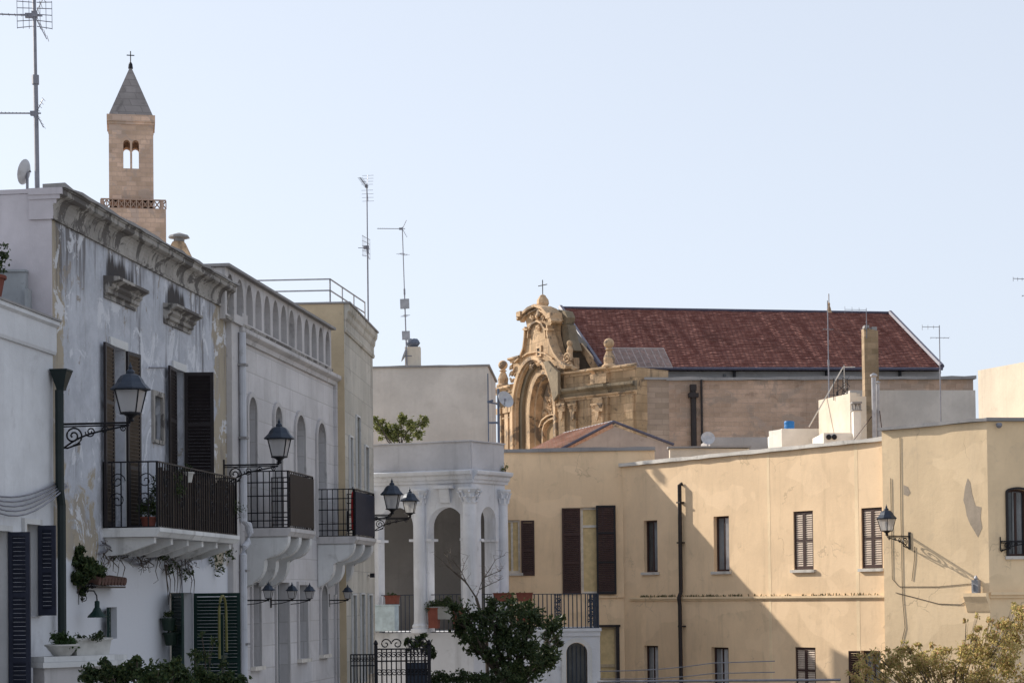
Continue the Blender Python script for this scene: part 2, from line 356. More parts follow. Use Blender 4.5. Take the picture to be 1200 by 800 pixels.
# ------------------------------------------------------------------ kits used by several things
def leaf_mesh(clumps, per, size, seed, squash=1.0, hollow=0.35, aspect=2.0):
    """leaf-sized folded quads scattered through ellipsoid clumps [(centre, radius)]"""
    rng = random.Random(seed); V = []; Fc = []
    for c, r in clumps:
        n = int(per * r * r * 6); subs = []
        for _ in range(9):                      # sprays of leaves, so the outline stays ragged
            d = Vector((rng.gauss(0, 1), rng.gauss(0, 1), rng.gauss(0, 1))).normalized() * r * rng.uniform(.25, 1.1)
            subs.append((Vector((d.x, d.y, d.z * squash)), r * rng.uniform(.14, .34)))
        for _ in range(n):
            o, sr = rng.choice(subs)
            p = Vector(c) + o + Vector((rng.gauss(0, sr), rng.gauss(0, sr), rng.gauss(0, sr * .8)))
            s = size * rng.uniform(.6, 1.25)
            a = Vector((rng.gauss(0, 1), rng.gauss(0, 1), rng.gauss(0, 1) - .3)).normalized()
            b = a.cross(Vector((rng.gauss(0, 1), rng.gauss(0, 1), rng.gauss(0, 1)))).normalized()
            w = s / aspect
            i = len(V); nrm = a.cross(b) * (w * .35)
            V += [p - a * s * .5, p + b * w * .5 + nrm, p + a * s * .5, p - b * w * .5 + nrm]
            Fc += [(i, i+1, i+2), (i, i+2, i+3)]
    return V, Fc
def branches(root, clumps, r0, seed, n_extra=2):
    rng = random.Random(seed); bm = NB(); root = Vector(root)
    cen = sum((Vector(c) for c, r in clumps), Vector()) / len(clumps)
    fork = root.lerp(cen, .45)
    tube(bm, [root, root.lerp(fork, .5) + Vector((rng.uniform(-.05,.05), 0, 0)), fork], r0, 8, r0 * .7)
    for c, r in clumps:
        e = Vector(c); mid = fork.lerp(e, .5) + Vector((rng.uniform(-.1,.1), rng.uniform(-.1,.1), rng.uniform(-.02,.12)))
        tube(bm, [fork, mid, e], r0 * .5, 6, r0 * .16)
        for k in range(n_extra):
            q = e + Vector((rng.gauss(0,1), rng.gauss(0,1), rng.gauss(0,1))).normalized() * r * .8
            tube(bm, [mid.lerp(e, .5 + .5*rng.random()), mid.lerp(q, .7), q], r0 * .18, 5, r0 * .06)
    return bm
def plant(name, label, cat, clumps, per, size, leaf, seed, root=None, r0=.05, group=None, squash=.85, aspect=2.0, hollow=.35, n_extra=2):
    root = root or (clumps[0][0][0], clumps[0][0][1], clumps[0][0][2] - 1)
    t = thing(name, label, cat, TR(*root), group)
    add('foliage', leaf_mesh(clumps, per, size, seed, squash, hollow, aspect), leaf, t, Matrix())
    add('trunk' if 'tree' in name else 'stem', branches(root, clumps, r0, seed + 1, n_extra), MT['bark'], t, Matrix())
    return t
def pxclumps(lst, Y, jitter=.3, seed=1):
    rng = random.Random(seed); out = []
    for c in lst:
        y = Y + rng.uniform(-jitter, jitter) + (c[3] if len(c) > 3 else 0)
        p = at(c[0], c[1], y); out.append((tuple(p), c[2] * y / F_PX))
    return out
def leaf_bm(w, h, frame=.055, slat=.055, t=.035, solid=False, rails=(.5,)):
    """louvred shutter leaf, hinge at x=0"""
    bm = NB()
    box(bm, 0, frame, 0, t, 0, h); box(bm, w-frame, w, 0, t, 0, h); box(bm, frame, w-frame, 0, t, 0, frame*1.5); box(bm, frame, w-frame, 0, t, h-frame, h)
    for r_ in rails: box(bm, frame, w-frame, 0, t, h*r_-frame/2, h*r_+frame/2)
    k = len(bm.faces)
    if solid:
        box(bm, frame, w-frame, t*.3, t*.7, frame, h-frame)
    else:
        z = frame*1.5
        while z < h - frame - .01:
            v = [bm.verts.new(p) for p in ((frame, .004, z), (w-frame, .004, z), (w-frame, t-.004, z+slat*.85), (frame, t-.004, z+slat*.85), (frame, .010, z-.006), (w-frame, .010, z-.006), (w-frame, t+.002, z+slat*.85-.006), (frame, t+.002, z+slat*.85-.006))]
            for f in ((0,1,2,3),(7,6,5,4),(0,4,5,1),(3,2,6,7)): bm.faces.new([v[i] for i in f])
            z += slat
    paint(bm, 1, k)
    return bm
def window(root, w, r, name='window', frame=MT['paint_white'], pane=MT['glass'], arch=False, depth=.16, sill=None, split=True, fw=.05, sh=(), shm=None, shslat=None, curtain=None, transom=None, rise=None, surround=None, surm=None):
    """r = (u0,u1,z0,z1) on wall w.  Frame is the part; pane, sill, shutters are its sub-parts.  sh = list of (side, angle from closed, width fraction)"""
    u0, u1, z0, z1 = r; W = u1-u0; H = z1-z0; M = w.M(u0, z0)
    bm = NB(); rr = (0, W, 0, H)
    inner = (fw, W-fw, fw, H-fw)
    if arch: panel(bm, aloop(rr, rise), [aloop(inner, (rise or W/2) - fw*.3)], depth-.03, .06)
    else: panel(bm, rloop(rr), [rloop(inner)], depth-.03, .06)
    if split: box(bm, W/2-fw*.5, W/2+fw*.5, depth-.028, depth+.02, fw, H-fw-(0 if not arch else .02))
    if transom: box(bm, fw, W-fw, depth-.026, depth+.018, H*transom-fw*.5, H*transom+fw*.5)
    o = add(name, bm, frame, root, M)
    bm = NB(); prism_xz(bm, aloop((.01, W-.01, .01, H-.01), rise) if arch else rloop((.01, W-.01, .01, H-.01)), depth+.005, depth+.012); add('pane', bm, pane, o)
    if curtain:
        bm = NB(); n = 18; a = curtain
        for i in range(n):
            x0 = fw + (W-2*fw)*(a[0] + (a[1]-a[0])*i/n); x1 = fw + (W-2*fw)*(a[0] + (a[1]-a[0])*(i+1)/n)
            y0 = depth-.012 + .006*math.sin(i*1.9); y1 = depth-.012 + .006*math.sin((i+1)*1.9)
            bm.faces.new([bm.verts.new(p) for p in ((x0, y0, fw), (x1, y1, fw), (x1, y1, H-fw), (x0, y0, H-fw))])
        add('curtain', bm, MT['curtain'] if len(a) < 3 else a[2], o)
    if sill:
        bm = NB(); box(bm, -.08, W+.08, -sill, depth-.035, -.075, -.003); add('sill', bm, MT['palecap'], o)
    if surround:
        bm = NB(); s = surround
        if arch: panel(bm, aloop((-s, W+s, 0, H+s), (rise or W/2)+s), [aloop((.002, W-.002, .002, H-.002), rise)], -.045, .042)
        else: panel(bm, rloop((-s, W+s, 0, H+s)), [rloop((.002, W-.002, .002, H-.002))], -.045, .042)
        add('surround', bm, surm or MT['white_trim'], o)
    for side, ang, fr in sh:
        bm = leaf_bm(W*fr, H-.02, rails=(.35, .68) if H > 1.8 else (.5,))
        mats = [shm or MT['shut_brown'], shslat or shm or MT['shut_brown']]
        if side == 'l': Ml = M @ TR(0.004, -.02, .01) @ Matrix.Rotation(R(-ang), 4, 'Z')
        else: Ml = M @ TR(W-.004, -.02, .01) @ Matrix.Rotation(R(ang), 4, 'Z') @ Matrix.Scale(-1, 4, (1, 0, 0))
        if abs(ang) < 1: Ml = M @ TR(.004 if side == 'l' else W-.004, .03, .01) @ (Matrix() if side == 'l' else Matrix.Scale(-1, 4, (1, 0, 0)))
        add('shutter', bm, mats, o, Ml)
    return o
def lantern_parts(root, M, s=1.0):
    """tapered four-sided lantern standing on the point M; s=1 is .75 m tall"""
    bm = NB()
    lathe(bm, [(.03,0),(.045,.02),(.03,.05),(.06,.075),(.10,.10),(.145,.105),(.145,.125)], 12)
    for sx in (-1, 1):
        for sy in (-1, 1): tube(bm, [(sx*.105, sy*.105, .12), (sx*.165, sy*.165, .43)], .011, 4)
    for k in range(4):
        a = k*math.pi/2; ca, sa = math.cos(a), math.sin(a)
        tube(bm, [(.165*ca-.165*sa, .165*sa+.165*ca, .43), (.165*ca+.165*sa, .165*sa-.165*ca, .43)], .014, 4)
    f = add('lantern_frame', bm, MT['iron'], root, M)
    bm = NB()
    for k in range(4):
        a = k*math.pi/2
        def q(x, y, z): return (x*math.cos(a)-y*math.sin(a), x*math.sin(a)+y*math.cos(a), z)
        bm.faces.new([bm.verts.new(q(*p)) for p in ((.104, -.098, .13), (.104, .098, .13), (.158, .152, .43), (.158, -.152, .43))])
    add('lantern_glass', bm, MT['lampglass'], root, M)
    bm = NB()
    lathe(bm, [(.265,.425),(.27,.44),(.24,.47),(.19,.52),(.165,.57),(.13,.615),(.08,.64),(.055,.645),(.06,.67),(.045,.69),(.02,.71),(.03,.73),(.012,.76),(.003,.80)], 8)
    add('lantern_roof', bm, MT['iron2'], root, M)
    bm = NB(); lathe(bm, [(.02,.14),(.03,.2),(.05,.27),(.035,.33),(.005,.35)], 8); add('bulb', bm, MT['pane_pale'], root, M)
def bracket_bm(L, drop=.33):
    bm = NB()
    box(bm, -.001, .02, -.03, .03, -drop*1.1, .10)
    tube(bm, [(0, 0, 0), (L, 0, .0)], .016, 6); tube(bm, [(0, 0, -.035), (L*.98, 0, -.03)], .010, 5)
    # big curve and four scrolls
    pts = [(.02 + L*.95*t, 0, -drop*.98*(1-t)**1.25 * (1 - .35*math.sin(math.pi*t)) - .035) for t in [i/14 for i in range(15)]]
    tube(bm, pts, .013, 5)
    tube(bm, spiral(L*.20, -drop*.48, drop*.40, 1.9, -math.pi/2, 34), .013, 5)
    tube(bm, spiral(L*.44, -drop*.33, drop*.22, 1.6, math.pi, 24), .010, 5)
    tube(bm, spiral(L*.64, -drop*.28, drop*.16, 1.5, 0, 20), .009, 5)
    tube(bm, spiral(L*.90, -drop*.22, drop*.14, 1.4, math.pi/2, 20), .009, 5)
    tube(bm, [(L*.04, 0, -drop*.95), (L*.12, 0, -drop*.98), (L*.2, 0, -drop*.9), (L*.3, 0, -drop*.82)], .012, 5)
    return bm
def street_lamp(M, L, label, s=1.0, name='wall_lantern', group='lanterns on scrolled wall brackets', drop=.33):
    t = thing(name, label, 'street lamp', M, group)
    add('bracket', bracket_bm(L, drop), MT['iron'], t)
    lantern_parts(t, M @ TR(L, 0, .01) @ Matrix.Scale(s, 4), s)
    return t
def railing_bm(L, h, step=.11, rails=(0, 1), r=.008, scroll=None, posts=True):
    bm = NB()
    for k in rails: box(bm, 0, L, -.014, .014, h*k, h*k+.02)
    n = max(2, int(L/step))
    for i in range(n+1):
        x = L*i/n; rr = .016 if posts and i in (0, n) else r
        box(bm, x-rr, x+rr, -rr, rr, 0, h)
    if scroll:
        x = scroll/2
        while x < L:
            tube(bm, spiral(x, h*.72, h*.13, 1.5, 0, 18), .008, 4); tube(bm, spiral(x, h*.42, h*.13, 1.5, math.pi, 18, sgn=-1), .008, 4)
            x += scroll
    return bm
def balcony(root, w, u0, u1, z, out, thick=.14, slabm=None, left=True):
    bm = NB(); mould(bm, [(0, -thick), (out-.06, -thick), (out-.02, -thick*.6), (out, -thick*.45), (out, 0), (0, 0)], u0, u1)
    return add('balcony', bm, slabm or MT['white_trim'], root, w.M(0, z))
def pot(M, label, h=.22, r=.14, mat=None, leaf=None, seed=1, name='flower_pot', plant_h=.25, group=None, per=2600, size=.05):
    t = thing(name, label, 'flower pot', M, group)
    bm = NB(); lathe(bm, [(r*.65, 0), (r*.72, .01), (r*.95, h*.85), (r*1.08, h*.86), (r*1.08, h), (r*.9, h), (r*.85, h*.9)], 14); add('pot', bm, mat or MT['terracotta'], t)
    q = M.translation
    if plant_h:
        add('foliage', leaf_mesh([((q.x, q.y, q.z+h+plant_h*.4), plant_h*.6), ((q.x+r*.4, q.y, q.z+h+plant_h*.55), plant_h*.45), ((q.x-r*.4, q.y, q.z+h+plant_h*.35), plant_h*.4)], per, size, seed), leaf or MT['leaf_mid'], t, Matrix())
    return t
def antenna(M, h, label, items, r=.02, name='tv_antenna', lean=0.0, group='television aerials on the roofs'):
    """items: (kind, height, direction, size); direction is the boom's angle in plan"""
    t = thing(name, label, 'antenna', M @ Matrix.Rotation(lean, 4, 'Y'), group)
    bm = NB(); tube(bm, [(0,0,0), (0,0,h*.55)], r, 7); tube(bm, [(0,0,h*.55), (0,0,h)], r*.75, 7); tube(bm, [(0,0,h*.53), (0,0,h*.57)], r*1.5, 7)
    add('mast', bm, MT['metal_dark'], t)
    for kind, z, ang, s in items:
        bm = NB(); Mi = WM[t.name] @ TR(0, 0, z) @ Matrix.Rotation(ang, 4, 'Z')
        if kind == 'yagi':      # long boom with short rods and a V reflector
            tube(bm, [(-.12*s,0,0),(1.1*s,0,.03*s)], .011, 5)
            for i in range(11): x = .1*s + i*.095*s; tube(bm, [(x, -.07*s, .003*i), (x, .07*s, .003*i)], .004, 4)
            for sg in (-1, 1):
                for k in range(4): q = .08+.09*k; tube(bm, [(-.02*s-q*.5*s, -.16*s, sg*q*s), (-.02*s-q*.5*s, .16*s, sg*q*s)], .004, 4)
                tube(bm, [(0,0,0), (-.18*s, 0, sg*.36*s)], .006, 4)
            box(bm, .02*s, .14*s, -.03, .03, -.03, .03)
            nm = 'directional_aerial'
        elif kind == 'grid':    # curtain of crossed rods
            for sg in (-1, 1):
                for i in range(5):
                    zz = (-.3 + .15*i)*s; tube(bm, [(0, sg*.05*s, zz*.9), (.05*s, sg*.38*s, zz)], .006, 4)
                for x in (.12, .25, .38): tube(bm, [(.04*s, sg*x*s, -.32*s), (.04*s, sg*x*s, .32*s)], .004, 4)
            tube(bm, [(0, -.1*s, .0), (.3*s, 0, 0)], .008, 4); box(bm, -.03, .12*s, -.04, .04, -.04, .04); nm = 'grid_aerial'
        elif kind == 'dipole':
            tube(bm, [(-.5*s, 0, 0), (.5*s, 0, .02)], .008, 4)
            for x in (-.5, -.25, .15, .45): tube(bm, [(x*s, -.3*s, 0), (x*s, .3*s, 0)], .005, 4)
            nm = 'directional_aerial'
        elif kind == 'fork':
            tube(bm, [(0, 0, 0), (.9*s, 0, .02)], .008, 4); tube(bm, [(.9*s, 0, -.14*s), (.9*s, 0, .16*s)], .006, 4); tube(bm, [(.6*s, 0, -.12*s), (.6*s, 0, .13*s)], .006, 4)
            tube(bm, [(.3*s, 0, -.1*s), (.3*s, 0, .1*s)], .006, 4); nm = 'directional_aerial'
        else:
            box(bm, -.22*s, .22*s, -.05, .02, -.24*s, .24*s); tube(bm, [(0, 0, -.2*s), (0, .05, .2*s)], .02, 4); nm = 'panel_aerial'
        add(nm, bm, MT['metal'] if kind == 'panel' else MT['metal_dark'], t, Mi)
    return t
def prism_building(bm, poly, z0, z1): prism_xy(bm, poly, z0, z1)
def local(root_M, pts):
    I = root_M.inverted(); return [tuple((I @ Vector((p[0], p[1], 0)))[:2]) for p in pts]
# ------------------------------------------------------------------ ground
bm = NB(); bmesh.ops.create_grid(bm, x_segments=1, y_segments=1, size=1500)
gm = plaster('stone_paving', (.47, .43, .37), blocks=(1.2, .8, .015), dirt_amt=.2)
g = add('ground', bm, gm, None, TR(0, 400, 0)); g['kind'] = 'structure'
def facade(root, w, u0, u1, z0, z1, holes, mat, t=.34, back=8.0, name='wall', ztop_side=None, base_u=0):
    """front wall with openings plus the side walls, back and flat roof of the block behind it"""
    bm = NB(); panel(bm, [(u0, z0), (u1, z0), (u1, z1), (u0, z1)], holes, 0, t)
    box(bm, u0, u0+t, t+.002, back, z0, z1); box(bm, u1-t, u1, t+.002, back, z0, z1); box(bm, u0, u1, back, back+t, z0, z1)
    box(bm, u0+t, u1-t, t+.002, back, z1-.35, z1-.2)
    return add(name, bm, mat, root, w.M(0, 0))

# ================================================================== the street on the left (one facade line)
a0 = at(62, 450, 26.1)
vd = ray(905, 693).xy.normalized()
WA = Wall((a0.x, a0.y), (a0.x + vd.x*10, a0.y + vd.y*10))
uA1 = WA.u(266, 500); uB1 = WA.u(396, 500)
def stainA():
    m, n, l, b = nt('flaking_blue_white_render'); b.inputs['Roughness'].default_value = .93
    pos = coords(n, l); t = n.new('ShaderNodeTexCoord'); s = n.new('ShaderNodeSeparateXYZ'); l.new(t.outputs['Object'], s.inputs[0]); X, Z = s.outputs[0], s.outputs[2]
    fine = noise(n, l, pos, 8, 8, .65); mid = noise(n, l, pos, 1.7, 9, .68, .5); st = noise(n, l, coords(n, l, (3, 3, .25)), 1.3, 8, .68)
    c = mixc(n, l, mapr(n, l, mid, .35, .65), (.38, .395, .44), (.49, .505, .555))
    c = mixc(n, l, mapr(n, l, fine, .45, .8, 0, .3), c, (.28, .28, .30))
    # ochre under-coat showing where the wash has gone: left edge, right edge, lower left
    e1 = mapr(n, l, X, .15, .75, 1, 0); e2 = mapr(n, l, X, uA1-1.1, uA1-.6, 0, 1)
    z1_ = mapr(n, l, Z, 4.1, 5.9, 1, 0); x1_ = mapr(n, l, X, 1.3, 2.1, 1, 0)
    m1 = mth(n, l, 'MAXIMUM', mth(n, l, 'MAXIMUM', e1, e2), mth(n, l, 'MULTIPLY', z1_, x1_))
    f = mapr(n, l, mth(n, l, 'ADD', mth(n, l, 'MULTIPLY', m1, .38), mid), .70, .78)
    c = mixc(n, l, mth(n, l, 'MULTIPLY', f, .85), c, (.34, .28, .19))
    d = mapr(n, l, mth(n, l, 'ADD', st, mth(n, l, 'MULTIPLY', mapr(n, l, Z, 6.6, 9.2), .14)), .56, .72)
    c = mixc(n, l, mth(n, l, 'MULTIPLY', d, .85), c, (.11, .10, .10))
    g2 = noise(n, l, coords(n, l, (1, 1, .55)), 1.1, 10, .7, .8)
    c = mixc(n, l, mth(n, l, 'MULTIPLY', mapr(n, l, g2, .52, .66), .5), c, (.25, .24, .24))
    pl = noise(n, l, coords(n, l, (1, 1, .8)), 1.5, 12, .72, 1.2); pl2 = noise(n, l, coords(n, l, (1.2, 1.2, .7)), 2.3, 12, .75, .6)
    c = mixc(n, l, mapr(n, l, pl, .555, .565, 0, .8), c, (.60, .61, .65))            # newer whitewash patches with crisp edges
    c = mixc(n, l, mapr(n, l, pl2, .60, .612, 0, .85), c, (.27, .235, .20))          # lost plaster
    for hx, hz_k in ((WA.u(139, 326), WA.z(139, 332)), (WA.u(206, 358), WA.z(206, 362))):       # soot above the two window hoods
        dx = mth(n, l, 'ABSOLUTE', mth(n, l, 'SUBTRACT', X, hx)); hm = mth(n, l, 'MULTIPLY', mapr(n, l, dx, .35, .85, 1, 0), mth(n, l, 'MULTIPLY', mapr(n, l, Z, hz_k-.1, hz_k, 0, 1), mapr(n, l, Z, hz_k+.1, hz_k+.55, 1, 0)))
        c = mixc(n, l, mapr(n, l, mth(n, l, 'ADD', mth(n, l, 'MULTIPLY', hm, .35), st), .62, .8), c, (.06, .055, .055))
    # whitewashed ground floor
    wf = mapr(n, l, mth(n, l, 'ADD', Z, mth(n, l, 'MULTIPLY', mid, .5)), 4.15, 4.25, 1, 0)
    c = mixc(n, l, mth(n, l, 'MULTIPLY', wf, mapr(n, l, st, .75, .6, .3, 1)), c, (.58, .59, .63))
    l.new(c, b.inputs['Base Color']); bump(n, l, b, mth(n, l, 'ADD', fine, mth(n, l, 'MULTIPLY', f, -.5)), .35, .02); return m
MT['wallA'] = stainA()
zAb = WA.z(64, 259); WAo = WA.off(.20); zAt = WAo.z(70, 216)
A = thing('townhouse', 'stained blue-white townhouse with a sooty cove cornice and reed-screened balcony', 'building', WA.M(0, 0))
door1 = WA.rect(123, 158, 404, 622); door2 = WA.rect(193, 222, 428, 600)
zfl = WA.z(125, 619)
door1 = (WA.u(131), WA.u(147), zfl, WA.z(139, 408)); door2 = (WA.u(204.5), WA.u(216), zfl, WA.z(210, 434))
niche = WA.rect(179, 189, 464, 516)
gw = WA.rect(125, 137, 711, 748); gdoor = (WA.u(199, 720), WA.u(226, 720), 0, WA.z(212, 694))
facade(A, WA, 0.0, uA1, 0, zAt-.12, [rloop(door1), rloop(door2), rloop(niche), rloop(gw), rloop(gdoor)], MT['wallA'], back=9)
# end wall wash (faces the viewer) and its corner capital
bm = NB(); box(bm, -.03, -.002, .001, 8.8, 4.5, zAt-.065)
add('end_wall', bm, plaster('rosy_grey_render', (.50, .47, .50), dirt=(.32, .29, .3), dirt_amt=.2), A)
bm = NB()
prof = [(0, zAb), (.035, zAb), (.04, zAb+.04), (.02, zAb+.05)] + [(.02+.13*(1-math.cos(a)), zAb+.06+(zAt-zAb-.18)*math.sin(a)) for a in [R(x) for x in (10, 25, 40, 55, 70, 85)]] + [(.17, zAt-.10), (.18, zAt-.09), (.18, zAt-.03), (.20, zAt-.02), (.20, zAt), (0, zAt)]
mould(bm, prof, -.06, uA1+.02)
add('cornice', bm, MT['dirty_trim'], A)
bm = NB()
box(bm, -.04, .0, -.0, 9, zAt-.06, zAt+.0)
hc = zAt-zAb
for (o_, za, zb) in ((.03, zAb-.0, zAb+.50*hc), (.08, zAb+.50*hc, zAb+.64*hc), (.13, zAb+.64*hc, zAb+.78*hc), (.17, zAb+.78*hc, zAt-.003)):
    box(bm, -.03-o_*.35, -.061, -o_-.004, .30, za, zb)
add('corner_capital', bm, plaster('rosy_trim', (.50, .47, .50), dirt_amt=.3), A)
bm = NB(); wavy(bm, -.08, uA1+.05, -.23, .1, zAt+.002, zAt+.04, .018, .3, 2); add('roof_edge', bm, MT['greyroof'], A)
def hood(w, root, px0, px1, y0, y1):
    u0, u1 = w.u(px0, y0), w.u(px1, y1); z = w.z(px0+4, y0)
    bm = NB(); mould(bm, [(0,-.30),(.03,-.30),(.03,-.24),(.07,-.22),(.07,-.17),(.12,-.13),(.12,-.09),(.20,-.05),(.23,-.04),(.23,0),(0,.02)], u0, u1)
    return add('window_hood', bm, MT['dirty_trim'], root, w.M(0, z))
hood(WA, A, 121, 158, 326, 346); hood(WA, A, 191, 222, 358, 378)
window(A, WA, door1, name='balcony_door', frame=MT['pane_pale'], pane=MT['pane_pale'], depth=.2, sh=(('l', 176, .80), ('r', 175, .80)), shm=MT['shut_dark'], shslat=MT['shut_tan'])
window(A, WA, door2, name='balcony_door', frame=MT['pane_pale'], pane=MT['pane_pale'], depth=.2, sh=(('l', 175, .95), ('r', 97, .9)), shm=MT['shut_dark'])
for d_ in (door1, door2):
    bm = NB(); panel(bm, rloop((-.09, d_[1]-d_[0]+.09, 0, d_[3]-d_[2]+.12)), [rloop((.001, d_[1]-d_[0]-.001, .001, d_[3]-d_[2]))], -.03, .028); add('door_surround', bm, MT['white_trim'], A, WA.M(d_[0], d_[2]))
bm = NB(); W_, H_ = niche[1]-niche[0], niche[3]-niche[2]
panel(bm, rloop((-.07, W_+.07, -.05, H_+.07)), [rloop((.01, W_-.01, .01, H_-.01))], -.04, .05); nw = add('niche_window', bm, MT['dirty_trim'], A, WA.M(niche[0], niche[2]))
bm = NB(); box(bm, 0, W_, .12, .14, 0, H_); add('pane', bm, MT['glass'], nw)
window(A, WA, gw, frame=MT['shut_green'], depth=.12, sh=(('l', 165, .6),), shm=MT['shut_green'])
window(A, WA, gdoor, name='street_door', frame=MT['paint_white'], pane=MT['pane_grey'], depth=.2, sh=(('l', 150, .6), ('r', 95, .62)), shm=MT['shut_green'])
# balcony with its railing and reed screen
OUTA = .85; WAb = WA.off(OUTA)
ub0 = WA.u(120, 620); ub1 = WAb.u(281, 625)
bal = balcony(A, WA, ub0, ub1, zfl, OUTA, .13)
for i in range(6):
    bm = NB(); x = ub0 + .15 + (ub1-ub0-.3)*i/5; mould(bm, [(0,-.40),(.25,-.38),(OUTA-.12,-.22),(OUTA-.12,-.135),(0,-.135)], x-.05, x+.05)
    add('corbel', bm, MT['white_trim'], bal)
MR = WA.M(0, zfl)
RH = .93
Lr = ub1-ub0-.08
def place_rail(parent, w, u0, u1, z, out, h, long_kw, end_kw):
    o = add('railing', railing_bm(u1-u0, h, **long_kw), MT['iron'], parent, w.M(u0, z, out))
    for uu in (u0, u1): add('railing', railing_bm(out, h, **end_kw), MT['iron'], parent, w.M(uu, z, 0) @ OUTX)
place_rail(bal, WA, ub0+.04, ub1-.04, zfl, OUTA-.05, RH, dict(step=.12, scroll=.8), dict(step=.12, scroll=.42))
rng = random.Random(5); bm = NB()
x = 0.15
while x < Lr-.02:
    wv = rng.uniform(.010, .018); h_ = RH*rng.uniform(.86, .95); k = len(bm.faces)
    if rng.random() < .14: x += wv+.006; continue
    box(bm, x, x+wv, -.012+rng.uniform(-.006,.006), .004, .03, h_); paint(bm, rng.choice((0,0,1,2)), k); x += wv+.004
for q in (.2, .55, .8): box(bm, .15, Lr, -.016, -.011, RH*q, RH*q+.01)
reed = [simple('reed_brown', (.055, .040, .034), .8), simple('reed_light', (.10, .075, .060), .8), simple('reed_dark', (.030, .022, .020), .8)]
add('reed_screen', bm, reed, bal, WA.M(ub0+.04, zfl, OUTA-.085))
# white downpipe at the right end of the townhouse, and the two pilasters
bm = NB()
for (xx0, xx1, o_) in ((uA1-.02, uA1+.50, .10), (uA1+.56, uA1+.80, .05)): box(bm, xx0, xx1, -o_, -.001, 0, WA.z(280, 384))
box(bm, uA1-.06, uA1+.54, -.16, 0, WA.z(278, 384), WA.z(278, 374)); box(bm, uA1+.56, uA1+.92, -.14, 0, WA.z(285, 384), WA.z(285, 372))
add('pilaster', bm, MT['stoneBp'], A)
pu = WAb.u(288, 500); WAp = WA.off(.12)
dp = thing('downpipe', 'white painted downpipe with a crook beside the reed-screened balcony', 'downpipe', WA.M(0, 0))
ux = uA1+.44; zt = WA.z(284, 395); zc = WA.z(286, 612)
bm = NB(); tube(bm, [(ux, -.17, zt), (ux, -.17, zc), (ux+.12, -.22, zc-.06), (ux+.16, -.24, zc-.2), (ux+.10, -.22, zc-.38), (ux, -.17, zc-.46), (ux-.04, -.17, zc-.6), (ux-.04, -.17, 0)], .065, 10)
add('pipe', bm, MT['pipe_white'], dp)
bm = NB()
for z in (zt-.6, zt-1.9, zc-.9, zc-2.2): box(bm, ux-.09, ux+.09, -.25, -.10, z, z+.04)
add('pipe_clamp', bm, MT['greyroof'], dp)

# chimney on that roof, mast and dish
cM = TR(*at(210, 306, 35.5))
ch = thing('chimney', 'small stone chimney with a hooded cap on the stained townhouse roof', 'chimney', cM, 'chimneys on the roofs')
cz = at(210, 291, (cM.translation).y).z - cM.translation.z; ctop = at(210, 273, cM.translation.y).z - cM.translation.z
bm = NB(); lathe(bm, [(.34, 0), (.30, cz-.15), (.15, cz+.1), (.12, cz+.12), (.12, ctop-.16)], 4); add('stack', bm, MT['gold_plain'], ch)
bm = NB(); lathe(bm, [(.10, ctop-.16), (.10, ctop-.10), (.20, ctop-.09), (.18, ctop-.05), (.03, ctop)], 8); add('cap', bm, MT['greyroof'], ch)
mM = TR(*at(44, 214, 27.0))
mz = mM.translation.z
antenna(mM @ TR(0, 0, -.3), at(42, -25, 27).z - mz + .3, 'tallest aerial mast, with a grid and long boom, beside the grey dish', [('grid', at(40, 17, 27).z-mz+.3, R(100), .62), ('yagi', at(40, 17, 27).z-mz+.28, R(188), .9), ('yagi', at(40, 133, 27).z-mz+.3, R(180), .55)], r=.035, lean=-.012)
dM = TR(*at(32, 214, 27.3))
ds = thing('satellite_dish', 'grey satellite dish seen edge-on at the foot of the tallest mast', 'satellite dish', dM, 'satellite dishes on the roofs')
bm = NB(); prof = [(.001, 0), (.08, .008), (.14, .026), (.18, .05), (.18, .056), (.14, .034), (.08, .016)]
lathe(bm, prof, 20); add('dish', bm, MT['dish'], ds, dM @ TR(0, 0, .14) @ Matrix.Rotation(R(14), 4, 'Y') @ Matrix.Rotation(R(-12), 4, 'Z') @ Matrix.Rotation(R(-90), 4, 'Y'))
bm = NB(); tube(bm, [(0,0,-.3), (0,0,.14), (.05, 0, .16)], .02, 6); add('stand', bm, MT['metal_dark'], ds)

# ------------------------------------------------------------------ low white house at the far left
zL = WA.z(64, 380)
Lh = thing('white_house', 'low white house with navy shutters at the left edge of the street', 'building', WA.M(-5, 0))
uL0 = -5.0
lw1 = (WA.u(-14, 700), WA.u(9, 700), WA.z(0, 800)-.6, WA.z(5, 622)); lw2 = WA.rect(28, 44, 614, 722)
bm = NB(); panel(bm, [(0, 0), (-uL0-.0, 0), (-uL0, zL), (0, zL)], [[(a-uL0, b) for a, b in rloop(lw1)], [(a-uL0, b) for a, b in rloop(lw2)]], 0, .34)
box(bm, 0, .3, .342, 6, 0, zL); box(bm, -uL0-.3, -uL0-.055, .342, 6, 0, zL-.02); box(bm, .3, -uL0-.3, .342, 6, zL-.3, zL-.15)
add('wall', bm, MT['white'], Lh)
bm = NB(); mould(bm, [(0, zL-.42), (.03, zL-.42), (.045, zL-.38), (.045, zL-.06), (.09, zL-.03), (.09, zL+.02), (-.35, zL+.02), (-.35, zL+.003)], 0, -uL0+.03)
add('parapet_band', bm, MT['white'], Lh)
bm = NB(); box(bm, 0, -uL0+.05, -.11, .36, zL+.022, zL+.05); add('coping', bm, MT['greyroof'], Lh)
window(Lh, WA, lw1, frame=MT['paint_white'], pane=MT['glass'], sh=(('r', 92, .45),), shm=MT['shut_navy'], surround=.07)
window(Lh, WA, lw2, frame=MT['paint_white'], pane=MT['glass'], sh=(('r', 92, .5),), shm=MT['shut_navy'], surround=.07)
